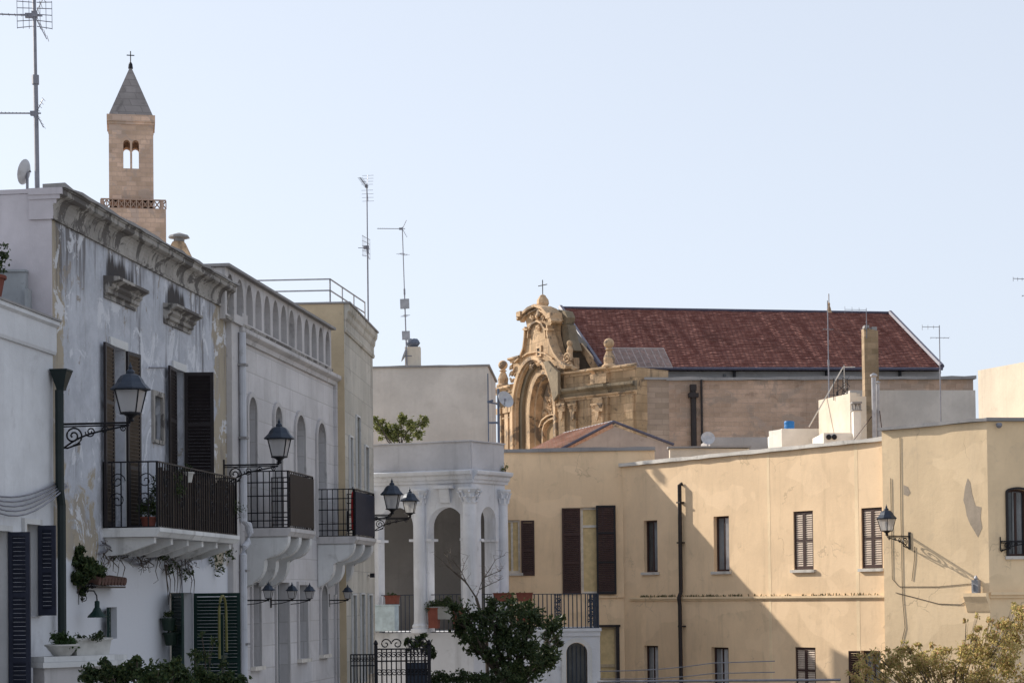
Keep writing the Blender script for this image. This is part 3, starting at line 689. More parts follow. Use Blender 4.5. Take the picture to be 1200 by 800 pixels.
# dark green downpipe with a hopper
gp = thing('downpipe', 'dark green downpipe with a flared hopper between the white house and the townhouse', 'downpipe', WA.M(0, 0))
ug = WA.u(60, 600); zh1, zh0 = WA.z(62, 434), WA.z(62, 458)
bm = NB(); lathe(bm, [(.07, zh0), (.075, zh0+.03), (.16, zh1-.03), (.17, zh1-.02), (.17, zh1)], 4, (ug+.02, -.14, 0)); add('hopper', bm, MT['pipe_green'], gp)
bm = NB(); tube(bm, [(ug, -.12, zh0), (ug, -.12, WA.z(60, 575)), (ug+.06, -.12, WA.z(62, 592)), (ug+.06, -.12, 0)], .06, 8); add('pipe', bm, MT['pipe_green'], gp)
# cables slung across the white house
bm = NB()
for k in range(5):
    pts = []
    for i in range(15):
        t = i/14; u = -4 + 4.15*t; sag = -.32*math.sin(math.pi*t)*(1+.15*k)
        pts.append((u, -.06-.02*k, WA.z(70, 563) - .02*k + sag + .05*k*(1-t)*.4))
    tube(bm, pts, .012, 5)
tag(add('cable_bundle', bm, MT['metal_dark'], None, WA.M(0, 0)), 'grey cable bundle slung across the low white house', 'cable')
# roof clutter on the white house
pM = TR(*at(-12, 350, 25.5))
pot(pM, 'potted shrub on the white house roof at the very left edge', .3, .2, MT['terracotta'], MT['leaf_dark'], 3, plant_h=.42, per=900, size=.06)
rb = thing('roof_box', 'low stained grey block on the roof of the white house', 'roof box', TR(*at(16, 372, 26.0)))
bm = NB(); q0 = at(-8, 372, 25.9); q1 = at(29, 318, 25.9); Wd = q1.x-q0.x; Hd = q1.z-q0.z
box(bm, -Wd*.6, Wd*.4, 0, .15, -.3, Hd); box(bm, -Wd*.62, Wd*.42, -.02, .17, Hd, Hd+.03); box(bm, Wd*.4, Wd*.4+.05, -.1, .2, -.3, Hd*.6)
add('block', bm, plaster('mossy_render', (.34, .36, .38), dirt=(.05, .06, .045), dirt_amt=.9, streak=.8, scale=1.6), rb)

# ------------------------------------------------------------------ palazzo with the arcaded parapet
Bd = thing('palazzo', 'pale limestone house with a parapet of small arches and two rounded balconies', 'building', WA.M(uA1, 0))
zB1 = WA.z(290, 390); WBp = WA.off(.10); zBt = WBp.z(266, 310)
ars = [WA.rect(290, 299.5, 465, 640), WA.rect(321, 329, 478, 640), WA.rect(346, 356.5, 486, 640), WA.rect(371, 380.5, 495, 640)]
zb1 = WA.z(330, 624)
ars = [(r[0], r[1], zb1, r[3]) for r in ars]
zar = (ars[0][3]+ars[1][3]+ars[2][3]+ars[3][3])/4
ars = [(r[0], r[1], zb1, zar) for r in ars]
glow = [WA.rect(294.5, 304, 682, 780), (WA.u(322), WA.u(336), 0, WA.z(329, 682)), WA.rect(349, 359, 685, 771), WA.rect(375, 382.5, 685, 766), (WA.u(391), WA.u(399)-.12, 0, WA.z(394, 700))]
glow[4] = (glow[4][0], min(glow[4][1], uB1-.1), 0, glow[4][3])
hB = [aloop(r) for r in ars] + [rloop(glow[0]), rloop(glow[1]), rloop(glow[2]), aloop(glow[3]), rloop(glow[4])]
facade(Bd, WA, uA1+.001, uB1, 0, zB1-.001, hB, MT['stoneB'], back=9)
for o_ in list(Bd.children): pass
for i, r in enumerate(ars): window(Bd, WA, r, name='balcony_door' if i in (1, 3) else 'window', frame=MT['pane_grey'], pane=MT['pane_grey'], arch=True, depth=.24, surround=.09, surm=MT['stoneBp'])
for i, r in enumerate(glow): window(Bd, WA, r, name='street_door' if i in (1, 4) else 'window', frame=MT['pane_grey'], pane=MT['glass'] if i else MT['pane_grey'], arch=(i == 3), depth=.2, surround=.07, surm=MT['stoneBp'], sill=None if i in (1, 4) else .1)
# parapet: ledge, blind arcade, coping
uP0 = WBp.u(264, 330); uP1 = WBp.u(388, 400)
bm = NB(); mould(bm, [(0, zB1-.22), (.05, zB1-.22), (.07, zB1-.14), (.14, zB1-.10), (.16, zB1-.08), (.16, zB1-.01), (.12, zB1+.01), (0, zB1+.01)], uA1+.5, uB1+.12)
add('ledge', bm, MT['stoneBp'], Bd, WA.M(0, 0))
bm = NB(); nA = 13; zc0 = zB1+.012; zc1 = zBt-.06; pitch_ = (uP1-uP0)/nA; holes = []
for i in range(nA):
    c = uP0 + (i+.5)*pitch_; hw = pitch_*.36; holes.append(aloop((c-hw, c+hw, zc0+.10, zc1-.07), hw*1.7, 12))
panel(bm, [(uP0, zc0), (uP1, zc0), (uP1, zc1), (uP0, zc1)], holes, -.10, .16)
box(bm, uP0, uP1, .10, .22, zc0, zc1); box(bm, uP0-.01, uP0+.0, -.08, .9, zc0, zc1-.01)
ctr = add('arcade', bm, MT['stoneBp'], Bd, WA.M(0, 0))
bm = NB()
mould(bm, [(0, zc0), (.03, zc0), (.04, zc0+.05), (0, zc0+.07)], uP0, uP1)
add('arcade_base', bm, MT['dirty_trim'], ctr, WA.M(0, 0, .10))
bm = NB(); box(bm, uP0-.1, uP1+.06, -.20, .40, zc1+.002, zc1+.05); add('coping', bm, MT['greyroof'], Bd, WA.M(0, 0))
bm = NB(); box(bm, uB1-.42, uB1-.0, -.07, -.002, 0, zB1-.13); add('pilaster', bm, MT['stoneB'], Bd, WA.M(0, 0))
# rounded balconies with console brackets
def round_balcony(ua, ub, z, out, hr, dark):
    b = balcony(Bd, WA, ua, ub, z, out, .15, MT['stoneBp'])
    n = 3
    for i in range(n):
        bm = NB(); x = ua + .14 + (ub-ua-.28)*i/(n-1)
        pts = [(0, -.152), (out-.06, -.152)] + [(out-.06-.40*(1-math.cos(R(a))), -.20-.34*math.sin(R(a))) for a in range(0, 91, 12)] + [(out-.50, -.55), (out-.50, -.60)] + [(out-.50-.26*(1-math.cos(R(a))), -.62-.38*math.sin(R(a))) for a in range(0, 91, 12)] + [(out-.8, -1.06), (0, -1.06)]
        prism = [bm.verts.new((x-.12, -p[0], p[1])) for p in pts]; prism2 = [bm.verts.new((x+.12, -p[0], p[1])) for p in pts]
        bm.faces.new(prism[::-1]); bm.faces.new(prism2)
        for k in range(len(pts)): bm.faces.new((prism[k], prism2[k], prism2[(k+1) % len(pts)], prism[(k+1) % len(pts)]))
        bmesh.ops.bevel(bm, geom=[e for e in bm.edges if abs(e.verts[0].co.x-e.verts[1].co.x) < .01], offset=.025, segments=2, affect='EDGES')
        add('console', bm, MT['white_trim'], b)
    rl = dict(step=.13, rails=(0, .12, .24, .36, .62, .82, 1)); re_ = dict(step=.11, rails=(0, .12, .26, .56, .8, 1))
    place_rail(b, WA, ua+.03, ub-.03, z, out-.05, hr, rl, re_)
    bm = NB()
    for k in range(int((ub-ua-.1)/.03)): box(bm, .04+k*.03, .04+k*.03+.026, -.01+(k % 2)*.004, .008, .04, hr*.96)
    add('privacy_screen', bm, MT['shut_navy'] if dark == 1 else MT['shut_dark'], b, WA.M(ua+.03, z, out-.025))
    return b
WBb = WA.off(.85)
round_balcony(WA.u(287, 620), WBb.u(370, 620), zb1, .85, WA.z(300, 556)-zb1, 0)
zb2 = zb1 + (WA.z(378, 631)-WA.z(378, 631.5))
round_balcony(WA.u(371, 628), WBb.u(441, 620), zb2, .85, .98, 1)
for lab, c_, x_ in (('closed red parasol leaning inside the second rounded balcony', MT['red'], 387.5),):
    t = thing('parasol', lab, 'parasol', WA.M(WA.u(374, 600), zb2+.0, .72)); bm = NB()
    tube(bm, [(0, 0, 0), (.05, 0, 1.05)], .012, 6); add('pole', bm, MT['iron'], t)
    bm = NB(); lathe(bm, [(.015, .15), (.03, .2), (.035, .6), (.028, .85), (.01, .95)], 8); add('canopy', bm, c_, t)

# ------------------------------------------------------------------ house with the roof railing
c0 = at(405, 600, 43.0); vc = ray(735, 696).xy.normalized()
WC = Wall((c0.x, c0.y), (c0.x+vc.x*5, c0.y+vc.y*5)); uC1 = WC.u(438, 560)
zCt = WC.z(405, 358)
Cd = thing('corner_house', 'tall narrow house with an ochre side wall and a railing on its roof', 'building', WC.M(0, 0))
sl = [(WC.u(a), WC.u(b), WC.z(a, y1), WC.z(a, y0)) for a, b, y0, y1 in ((409.5, 412.5, 512, 572), (417.5, 421.5, 488, 572), (427.5, 431, 523, 575), (411, 415, 697, 800), (421, 425, 696, 800), (430, 434, 697, 790))]
facade(Cd, WC, 0, uC1, 0, zCt-.3, [rloop(s) for s in sl], MT['C_front'], back=5.5)
for s in sl: window(Cd, WC, s, frame=MT['shut_dark'], pane=MT['glass'], split=False, depth=.2, fw=.03, surround=.04)
bm = NB()
box(bm, -.02, -.002, .0, 5.6, 0, zCt-.002)
add('side_wall', bm, MT['C_side'], Cd)
bm = NB(); z_ = zCt
mould(bm, [(0, z_-.62), (.03, z_-.62), (.05, z_-.56), (.03, z_-.5), (.03, z_-.36), (.06, z_-.30), (.07, z_-.2), (.11, z_-.14), (.12, z_-.06), (.12, z_), (0, z_)], .0, uC1+.05); add('cornice', bm, MT['C_front'], Cd)
bm = NB(); box(bm, -.05, uC1+.08, -.15, 5.7, z_+.002, z_+.04); add('roof_edge', bm, MT['greyroof'], Cd)
bm = NB()
zr = z_+.05
def rail_line(bm, p, q, h, n):
    p, q = Vector(p), Vector(q)
    for k in (1, .5): tube(bm, [p+Vector((0,0,h*k)), q+Vector((0,0,h*k))], .018, 5)
    for i in range(n+1): a = p.lerp(q, i/n); tube(bm, [a, a+Vector((0,0,h))], .018, 5)
rail_line(bm, (.0, .3, zr), (.0, 6.0, zr), .5, 2)
rail_line(bm, (.0, .3, zr), (uC1*.72, .0, zr), .5, 3)
add('roof_railing', bm, MT['metal'], Cd)
aM = WC.M(WC.u(436, 378)-.1, zCt, -.08)
aY = aM.translation.y
antenna(aM, at(427, 216, aY).z-zCt, 'slim aerial mast rising from the front edge of the railed corner house', [('yagi', at(427, 217, aY).z-zCt-.05, R(178), .9), ('grid', at(428, 290, aY).z-zCt, R(80), .8)], lean=-.008)

# ------------------------------------------------------------------ lamps on the left street
l1 = WA.M(WA.u(69, 505), WA.z(69, 497), 0)
lampA = street_lamp(l1 @ OUTX, 1.0, 'largest scrolled wall lantern, nearest, in front of the first louvred balcony door', 1.0)
u2 = WA.u(262, 548); 
lampB = copy_thing(lampA, WA.M(u2, WA.z(262, 545), 0) @ OUTX, 'scrolled wall lantern in front of the arched windows, between the two balconies')
u3 = WA.u(391, 600); lampC = copy_thing(lampA, WC.M(.22, WC.z(408, 605)+.02, .0) @ OUTX, 'scrolled wall lantern rising above the second rounded balcony, left of its pair')
uq = WC.u(436, 600); lampD = copy_thing(lampA, WC.M(uq, WC.z(436, 607), .0) @ OUTX @ Matrix.Scale(.92, 4), 'scrolled wall lantern against the loggia, right of its pair')
def small_lantern(M, label):
    t = thing('coach_lantern', label, 'wall lamp', M, 'small lanterns beside the ground floor doors')
    bm = NB(); box(bm, 0, .02, -.03, .03, -.14, .14); tube(bm, [(0, 0, 0), (.42, 0, 0)], .014, 6); tube(bm, [(.0, 0, -.08), (.2, 0, -.06), (.4, 0, -.01)], .008, 5); add('bracket', bm, MT['iron'], t)
    lantern_parts(t, M @ TR(.42, 0, -.02) @ Matrix.Scale(.46, 4))
    return t
s0 = small_lantern(WA.M(WA.u(288, 690), WA.z(288, 703), 0) @ OUTX, 'small lantern beside the first ground floor window, next to the white downpipe')
for px, py, lab in ((317, 703, 'small lantern left of the pale street door'), (338.5, 703, 'small lantern right of the pale street door'), (385, 703, 'small lantern beside the narrow door at the end of the limestone house')):
    copy_thing(s0, WA.M(WA.u(px, 700), WA.z(px, py), 0) @ OUTX, lab)
sc = thing('security_camera', 'small black camera on the corner house wall below the balcony', 'camera', WC.M(WC.u(431, 674), WC.z(433, 674), 0) @ OUTX)
bm = NB(); tube(bm, [(0,0,0), (.1,0,-.02)], .012, 6); box(bm, .06, .16, -.07, .07, -.05, .05); add('body', bm, MT['iron'], sc)
# green pendant lamp on a scrolled arm
gl = thing('pendant_lamp', 'green enamel pendant lamp on a scrolled arm above the garden wall', 'lamp', WA.M(WA.u(92, 700), WA.z(92, 696), 0) @ OUTX)
bm = NB(); tube(bm, [(0,0,0),(.12,0,.05),(.22,0,.045),(.26,0,-.02),(.265,0,-.10)], .010, 6); tube(bm, spiral(.09, .10, .05, 1.5, 0, 20), .006, 4); tube(bm, spiral(.19, .11, .05, 1.5, math.pi, 20, sgn=-1), .006, 4); tube(bm, spiral(.08, -.05, .05, 1.5, math.pi, 20), .006, 4); tube(bm, [(0,0,.14),(0,0,-.14)], .008, 4); add('arm', bm, MT['iron'], gl)
bm = NB(); lathe(bm, [(.02,0),(.035,-.01),(.035,-.09),(.05,-.11),(.07,-.15),(.13,-.21),(.135,-.23),(.12,-.22)], 16, (.265, 0, -.09)); add('shade', bm, MT['shut_green'], gl)
# loose wall cables and old conduit under the balcony
rng = random.Random(8); bm = NB()
zz = WA.z(130, 650)
for k in range(3):
    pts = [(ub0-.3 + (ub1-ub0+.3)*i/22, -.05-.02*k, zz + .05*k + .09*math.sin(i*.55+k) - .004*i) for i in range(23)]
    tube(bm, pts, .018-.004*k, 5)
tube(bm, [(ub1-.6, -.05, zz), (ub1-.58, -.05, zz-.5), (ub1-.6, -.05, 0)], .012, 5)
tube(bm, [(WA.u(172), -.05, WA.z(172, 431)), (WA.u(193), -.05, WA.z(193, 431))], .012, 5)
tag(add('wall_conduit', bm, MT['metal_dark'], None, WA.M(0, 0)), 'old grey conduit running under the reed-screened balcony', 'cable')
rng = random.Random(31); bm = NB()
for k in range(70):
    u = ub0-.2 + (ub1-ub0+.3)*rng.random(); z = zz+.05+rng.uniform(-.12, .12); L = rng.uniform(.08, .4); p = [(u, -.05, z)]
    for i in range(4): q = p[-1]; p.append((q[0]+rng.uniform(-.12, .12)*L*2, -.05-rng.random()*.1, q[2]-L*.3*rng.uniform(.1, 1.3)+(.06 if k % 4 == 0 else 0)))
    tube(bm, p, .009, 4, .003)
for k in range(9):
    u = WA.u(rng.uniform(186, 222)); z = zz-.1; tube(bm, [(u, -.05, z), (u+rng.uniform(-.1, .1), -.09, z-.25), (u+rng.uniform(-.15, .15), -.07, z-rng.uniform(.4, .7))], .010, 4, .004)
tv = thing('dry_vine', 'dry leafless vine clinging under the reed-screened balcony', 'vine', WA.M(0, 0)); add('stem', bm, MT['bark'], tv)
add('foliage', leaf_mesh([(tuple(WA.M(WA.u(px), WA.z(px, py), .1).translation), r) for px, py, r in ((132, 647, .14), (182, 652, .12), (245, 652, .15), (192, 668, .12), (210, 672, .12), (250, 664, .14), (262, 650, .12))], 700, .06, 33), MT['leaf_dark'], tv, Matrix())
# small tiled canopy
cp = thing('tiled_canopy', 'short mossy tiled canopy under the creeper on the whitewashed wall', 'canopy', WA.M(WA.u(96, 676), WA.z(96, 680), 0))
bm = NB()
for i in range(9): u = .0 + i*.135; tube(bm, [(u, 0, .03), (u, -.26, -.01)], .06, 8)
add('tiles', bm, plaster('mossy_tile', (.10, .055, .045), dirt=(.03, .035, .02), dirt_amt=.8), cp)
bm = NB(); box(bm, -.05, 1.2, -.22, 0, -.10, -.075); add('board', bm, MT['shut_dark'], cp)
creep = pxclumps([(76, 652, 8), (78, 670, 8), (90, 655, 10), (100, 660, 9), (76, 690, 7), (88, 678, 9), (100, 676, 7), (92, 700, 5), (80, 715, 4), (108, 662, 7), (84, 636, 6), (88, 646, 10), (84, 664, 13), (82, 688, 9), (95, 670, 10), (108, 668, 9), (92, 690, 8), (118, 672, 6), (84, 705, 5)], 27.0, .25, 3)
plant('creeper', 'dark creeper hanging over the tiled canopy beside the green downpipe', 'creeper', creep, 5200, .085, MT['leaf_dark'], 11, root=tuple(at(80, 730, 27.2)), r0=.025)
# curved yellow-rimmed board, pots by the green door
ab = thing('arched_garden_ornament', 'narrow arched frame with a yellow rim between the green door shutters', 'ornament', WA.M(WA.u(206, 740), 0, .75))
zq = at(206, 698, 30.3).z; bm = NB(); tube(bm, [(-.12, 0, zq-1.0)] + [(-.12+.2*(1-math.cos(a)), -.0, zq-.28+.28*math.sin(a)) for a in [R(x) for x in range(0, 181, 20)]] + [(.30, 0, zq-.9)], .022, 6); add('rim', bm, simple('yellow_green_rim', (.15, .14, .05), .6), ab)
bm = NB(); box(bm, .0, .05, -.03, .03, 0, zq-.3); box(bm, -.1, .28, -.02, .02, zq-1.0, zq-.95); add('post', bm, MT['shut_green'], ab)
for i, (px, py, lab) in enumerate(((187.5, 735, 'dark green pot on the whitewashed wall, upper one of two'), (190, 752, 'dark green pot on the whitewashed wall, lower one of two'))):
    hp = WA.M(WA.u(px, py), WA.z(px, py)-.05, .14)
    pot(hp, lab, .2, .12, MT['green_pot'], MT['leaf_dark'], 20+i, name='hanging_pot', plant_h=.12, group='pots hung on the whitewashed wall', size=.04)
for i, (px, py) in enumerate(((183, 712), (201, 703), (186, 693))):
    pass
# garden wall with planters
WG = Wall(at(52, 780, 24.6)[:2], at(146, 780, 25.4)[:2])
gwl = thing('garden_wall', 'low stone garden wall with a moulded coping at the lower left', 'wall', WG.M(0, 0))
zg = WG.z(90, 768)
bm = NB(); box(bm, 0, WG.len, 0, .28, 0, zg-.14); add('masonry', bm, MT['stoneBp'], gwl)
bm = NB(); box(bm, -.05, WG.len+.05, -.06, .34, zg-.138, zg-.07); box(bm, -.02, WG.len+.02, -.03, .31, zg-.068, zg); add('coping', bm, MT['white_trim'], gwl)
bp = WG.M(WG.u(79, 760), zg, -.13)
t = thing('bowl_planter', 'round cream bowl planter on the left end of the garden wall', 'planter', bp, 'cream planters on the garden wall')
bm = NB(); lathe(bm, [(.10, 0), (.12, .02), (.17, .08), (.20, .12), (.22, .13), (.22, .15), (.18, .15), (.17, .12)], 20); add('bowl', bm, MT['white_pot'], t)
q = bp.translation; add('foliage', leaf_mesh([((q.x, q.y, q.z+.2), .14), ((q.x+.08, q.y, q.z+.17), .1)], 5200, .05, 31), MT['leaf_mid'], t, Matrix())
bp = WG.M(WG.u(92, 760), zg+.0, -.16)
t = thing('trough_planter', 'long cream trough planter on the garden wall', 'planter', bp, 'cream planters on the garden wall')
bm = NB(); v = box(bm, 0, .52, -.1, .1, 0, .19)
for q_ in v[:4]: q_.co.x = .26+(q_.co.x-.26)*.9; q_.co.y *= .8
box(bm, -.015, .535, -.115, .115, .19, .22); add('trough', bm, MT['white_pot'], t)
q = bp.translation; add('foliage', leaf_mesh([((q.x+.3, q.y, q.z+.25), .08), ((q.x+.1, q.y, q.z+.24), .06)], 6000, .04, 32), MT['leaf_dark'], t, Matrix())
bush = [(108, 792, 13), (130, 786, 13), (152, 784, 15), (172, 788, 15), (195, 786, 15), (215, 794, 13), (236, 794, 14), (258, 796, 13), (280, 800, 12), (140, 802, 16), (180, 806, 18), (220, 808, 16), (160, 772, 6), (205, 776, 7), (122, 775, 5)]
plant('shrub', 'dark leafy shrub filling the lower left corner before the street door', 'shrub', pxclumps(bush, 23.6, .5, 4), 4200, .075, MT['leaf_dark'], 12, root=(at(180, 800, 23.6).x, 23.6, 0), r0=.05)
cl2 = pxclumps([(240, 770, 9), (250, 752, 6), (228, 766, 7), (262, 776, 6), (236, 742, 4)], 25.5, .2, 5)
plant('slender_shrub', 'wispy dark shrub in front of the green door beside the white downpipe', 'shrub', cl2, 1500, .08, MT['leaf_dark'], 13, root=(at(245, 790, 25.5).x, 25.5, 0), r0=.02, aspect=3)
# plants along the reed-screened balcony
spots = [(152, 4, MT['terracotta'], 'small terracotta pot at the left corner of the reed-screened balcony', .16, .25), (172, 1, MT['green_pot'], 'leafy potted plant standing behind the balcony scrollwork', .18, .42), (196, 2, MT['white_pot'], 'cream hanging pot on the balcony rail in front of the second door', .16, .12), (240, 3, MT['terracotta'], 'low potted plant at the right end of the reed-screened balcony', .16, .45)]
for px, sdd, mt_, lab, ph, pl in spots:
    wv = WA.off(OUTA-.25); hz = zfl
    if px == 196: hz = zfl+RH*.78; wv = WA.off(OUTA-.12)
    if px == 172: hz = zfl+.25
    pot(wv.M(wv.u(px+22, 590), hz, 0), lab, ph, .12, mt_, MT['leaf_dark'], 40+sdd, plant_h=pl, group='pots on the reed-screened balcony', per=2200)
# ================================================================== loggia house in the middle
p0 = at(425, 600, 51.4); p1 = at(553, 600, 50.2); p2 = at(592, 600, 51.5)
WD = Wall(p0[:2], p1[:2]); WE2 = Wall(p1[:2], p2[:2])
D = thing('loggia_house', 'white house with an arched loggia and a plain upper storey, centre of the street', 'building', WD.M(0, 0))
zF = WD.z(500, 741); zK0 = WD.z(500, 566); zK1 = WD.z(500, 553); zPT = WD.z(500, 517.5)
LD = WD.len; LE = WE2.len
arD = [(WD.u(443), WD.u(484), zF, WD.z(462, 594)), (WD.u(501.5), WD.u(543.5), zF, WD.z(522, 593.5))]
arE = [(WE2.u(563.5), WE2.u(581), zF, WE2.z(572, 593.5))]
bm = NB(); panel(bm, [(0, 0), (LD, 0), (LD, zK0+.02), (0, zK0+.02)], [aloop(r, (r[1]-r[0])*.5, 16) for r in arD], 0, .36)
add('wall', bm, MT['white2'], D)
bm = NB(); panel(bm, [(0, 0), (LE, 0), (LE, zK0+.02), (0, zK0+.02)], [aloop(r, None, 14) for r in arE], 0.003, .36)
add('wall', bm, MT['white2'], D, WE2.M(0, 0))
# side wall, floor, back wall and ceiling of the loggia
p3 = p2 + Vector((-.25, 3.6, 0)); pb0 = p0 + Vector((-.4, 3.6, 0))
W3 = Wall(p2[:2], p3[:2])
bm = NB(); box(bm, .3, W3.len, .001, .3, 0, zK0); add('side_wall', bm, MT['white2'], D, W3.M(0, 0))
RD = WD.M(0, 0)
def inset(pts, d): 
    c = Vector((sum(p[0] for p in pts)/len(pts), sum(p[1] for p in pts)/len(pts)))
    return [(p[0]+(c.x-p[0])*d, p[1]+(c.y-p[1])*d) for p in pts]
foot = local(RD, [p0, p1, p2, p3, pb0])
bm = NB(); prism_xy(bm, inset(foot, .10), 0, zF-.002); prism_xy(bm, inset(foot, .04), zK0+.03, zK1-.03)
add('floor_slabs', bm, MT['white2'], D)
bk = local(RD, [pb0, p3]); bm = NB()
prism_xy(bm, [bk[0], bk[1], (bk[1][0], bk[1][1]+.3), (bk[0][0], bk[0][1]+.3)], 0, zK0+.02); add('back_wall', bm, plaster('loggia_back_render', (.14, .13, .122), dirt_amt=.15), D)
# cornice and parapet
for w_, ln in ((WD, LD), (WE2, LE)):
    bm = NB(); mould(bm, [(0, zK0-.02), (.04, zK0-.02), (.06, zK0+.04), (.10, zK0+.08), (.12, zK0+.16), (.20, zK0+.20), (.22, zK0+.26), (.22, zK1), (.0, zK1+.04)], -.02, ln+(.08 if w_ is WE2 else .05)); add('cornice', bm, MT['white2'], D, w_.M(0, 0))
    bm = NB(); box(bm, 0, ln, .02, .25, zK1+.0, zPT-.035); wavy(bm, -.0, ln+.02, -.02, .27, zPT-.033, zPT, .01, .4, 4)
    add('parapet', bm, plaster('grey_parapet', (.50, .49, .51), dirt_amt=.2, streak=.35), D, w_.M(0, 0))
bm = NB(); box(bm, 0, W3.len, .02, .25, zK1, zPT); add('parapet', bm, MT['white2'], D, W3.M(0, 0))
# columns with leaf capitals
def column(w, u, rad, out, z0, z1, half=False):
    bm = NB(); H = z1-z0
    lathe(bm, [(rad*1.5, 0), (rad*1.5, .10), (rad*1.2, .12), (rad*1.3, .18), (rad*1.05, .24), (rad, .3), (rad*.88, H-.42), (rad*.95, H-.40), (rad*.95, H-.36)], 20, (0, 0, 0))
    o = add('column', bm, MT['white2'], D, w.M(u, z0, out), smooth=False)
    bm = NB(); r_ = random.Random(int(u*100))
    lathe(bm, [(rad*.9, H-.36), (rad*1.0, H-.26), (rad*1.15, H-.14), (rad*1.45, H-.06), (rad*1.5, H-.05), (rad*1.5, H)], 16)
    for tier in range(2):
        for k in range(8):
            a = 2*math.pi*(k+.5*tier)/8; rr = rad*(1.0+.22*tier); zb = H-.36+.13*tier
            tube(bm, [(rr*math.cos(a), rr*math.sin(a), zb), (rr*1.12*math.cos(a), rr*1.12*math.sin(a), zb+.10), (rr*1.36*math.cos(a), rr*1.36*math.sin(a), zb+.13)], rad*.2, 5, rad*.12)
    add('capital', bm, MT['white2'], o)
zcap = WD.z(500, 573)
column(WD, WD.u(492.5), .165, .06, zF, zcap); column(WD, LD-.02, .20, .10, zF, zcap); column(WE2, WE2.u(588), .14, .04, zF, zcap); column(WD, WD.u(430), .165, .06, zF, zcap)
bm = NB()
for r in arD:
    for u in (r[0], r[1]):
        b2 = NB(); box(b2, u-.10, u+.10, -.05, .40, WD.z(500, 634), WD.z(500, 632)+.02); add('impost', b2, MT['white2'], D)
bc = (arD[1][0]+arD[1][1])/2; mould(bm, [(0, zK0-.52), (.05, zK0-.52), (.07, zK0-.4), (.12, zK0-.22), (.12, zK0-.15), (0, zK0-.15)], bc-.14, bc+.14); box(bm, bc-.26, bc+.26, -.16, -.002, zK0-.16, zK0-.08)
add('keystone', bm, MT['white2'], D, WD.M(0, 0))
for u in (arE[0][0], arE[0][1]):
    bm = NB(); box(bm, u-.06, u+.06, -.05, .40, WE2.z(570, 634), WE2.z(570, 632)+.02); add('impost', bm, MT['white2'], D, WE2.M(0, 0))
# upper storey set back on the terrace
WU = Wall(at(400, 470, 59.7)[:2], at(572, 470, 59.5)[:2]); zU = WU.z(500, 428)
bm = NB(); box(bm, 0, WU.len, 0, 4.5, zK1, zU-.06); us = add('upper_storey', bm, MT['beige'], D, WU.M(0, 0))
bm = NB(); wavy(bm, -.05, WU.len+.06, -.06, 4.56, zU-.058, zU, .012, .5, 3); add('coping', bm, MT['greyroof'], us)
# railing between the columns, white box unit
bm = railing_bm(LD-.3, WD.z(500, 697)-zF, step=.12); add('railing', bm, MT['iron2'], D, WD.M(.15, zF, -.16))
bm = railing_bm(LE-.3, WD.z(500, 697)-zF, step=.12); add('railing', bm, MT['iron2'], D, WE2.M(.15, zF, -.16))
acM = WD.M(WD.u(440), WD.z(450, 739), .18)
ac = thing('water_tank', 'pale blue white box unit against the loggia front, left of the first full column', 'utility box', acM)
wA = WD.u(468)-WD.u(440); hA = WD.z(450, 708)-WD.z(450, 739)
bm = NB(); box(bm, 0, wA, -.15, .1, 0, hA-.03); box(bm, -.02, wA+.02, -.17, .12, hA-.028, hA); bmesh.ops.bevel(bm, geom=bm.edges[:], offset=.008, segments=1, affect='EDGES'); add('casing', bm, simple('pale_blue_enamel', (.42, .50, .54), .4), ac)
# chimney block, cowl and mast on the upper roof
qM = TR(*at(484, 428, 60.2)); s_ = 60.2/F_PX
ch = thing('chimney', 'square beige chimney block with a round grey ribbed cowl on the flat roof', 'chimney', qM, 'chimneys on the roofs')
bm = NB(); box(bm, -9*s_, 9*s_, -.2, .25, -.1, 21*s_); add('stack', bm, MT['beige_pale'], ch)
bm = NB(); lathe(bm, [(5*s_, 21*s_), (5*s_, 22*s_), (7.5*s_, 24*s_), (8*s_, 26*s_), (7.5*s_, 29*s_), (5*s_, 31*s_), (1*s_, 31.5*s_)], 20)
for k in range(12): a = 2*math.pi*k/12; tube(bm, [(5.2*s_*math.cos(a), 5.2*s_*math.sin(a), 22*s_), (8.3*s_*math.cos(a), 8.3*s_*math.sin(a), 26*s_), (5.2*s_*math.cos(a), 5.2*s_*math.sin(a), 31*s_)], .012, 4)
add('cowl', bm, simple('blue_grey_cowl', (.13, .15, .20), .5, .3), ch)
mM = TR(*at(477, 427, 59.9)); mz = mM.translation.z
def dz(y, Y=59.9): return at(475, y, Y).z - mz
antenna(mM @ TR(0,0,-.2), dz(266)+.2, 'aerial mast carrying two square panels beside the ribbed chimney cowl', [('yagi', dz(268)+.2, R(185), .7), ('dipole', dz(298)+.2, R(60), .4), ('panel', dz(356)+.2, R(-8), .62), ('dipole', dz(370)+.2, R(110), .35), ('panel', dz(393)+.2, R(5), .55)], lean=-.024)
ds2 = thing('satellite_dish', 'small pale satellite dish clipped to the beige chimney block', 'satellite dish', TR(*at(475, 417, 60.0)), 'satellite dishes on the roofs')
bm = NB(); lathe(bm, [(.001, 0), (.1, .012), (.2, .05), (.2, .06), (.1, .022)], 16); add('dish', bm, MT['dish'], ds2, WM[ds2.name] @ Matrix.Rotation(R(-70), 4, 'Y'))
bm = NB(); tube(bm, [(0,0,0), (.2,0,0)], .015, 5); add('arm', bm, MT['metal_dark'], ds2)
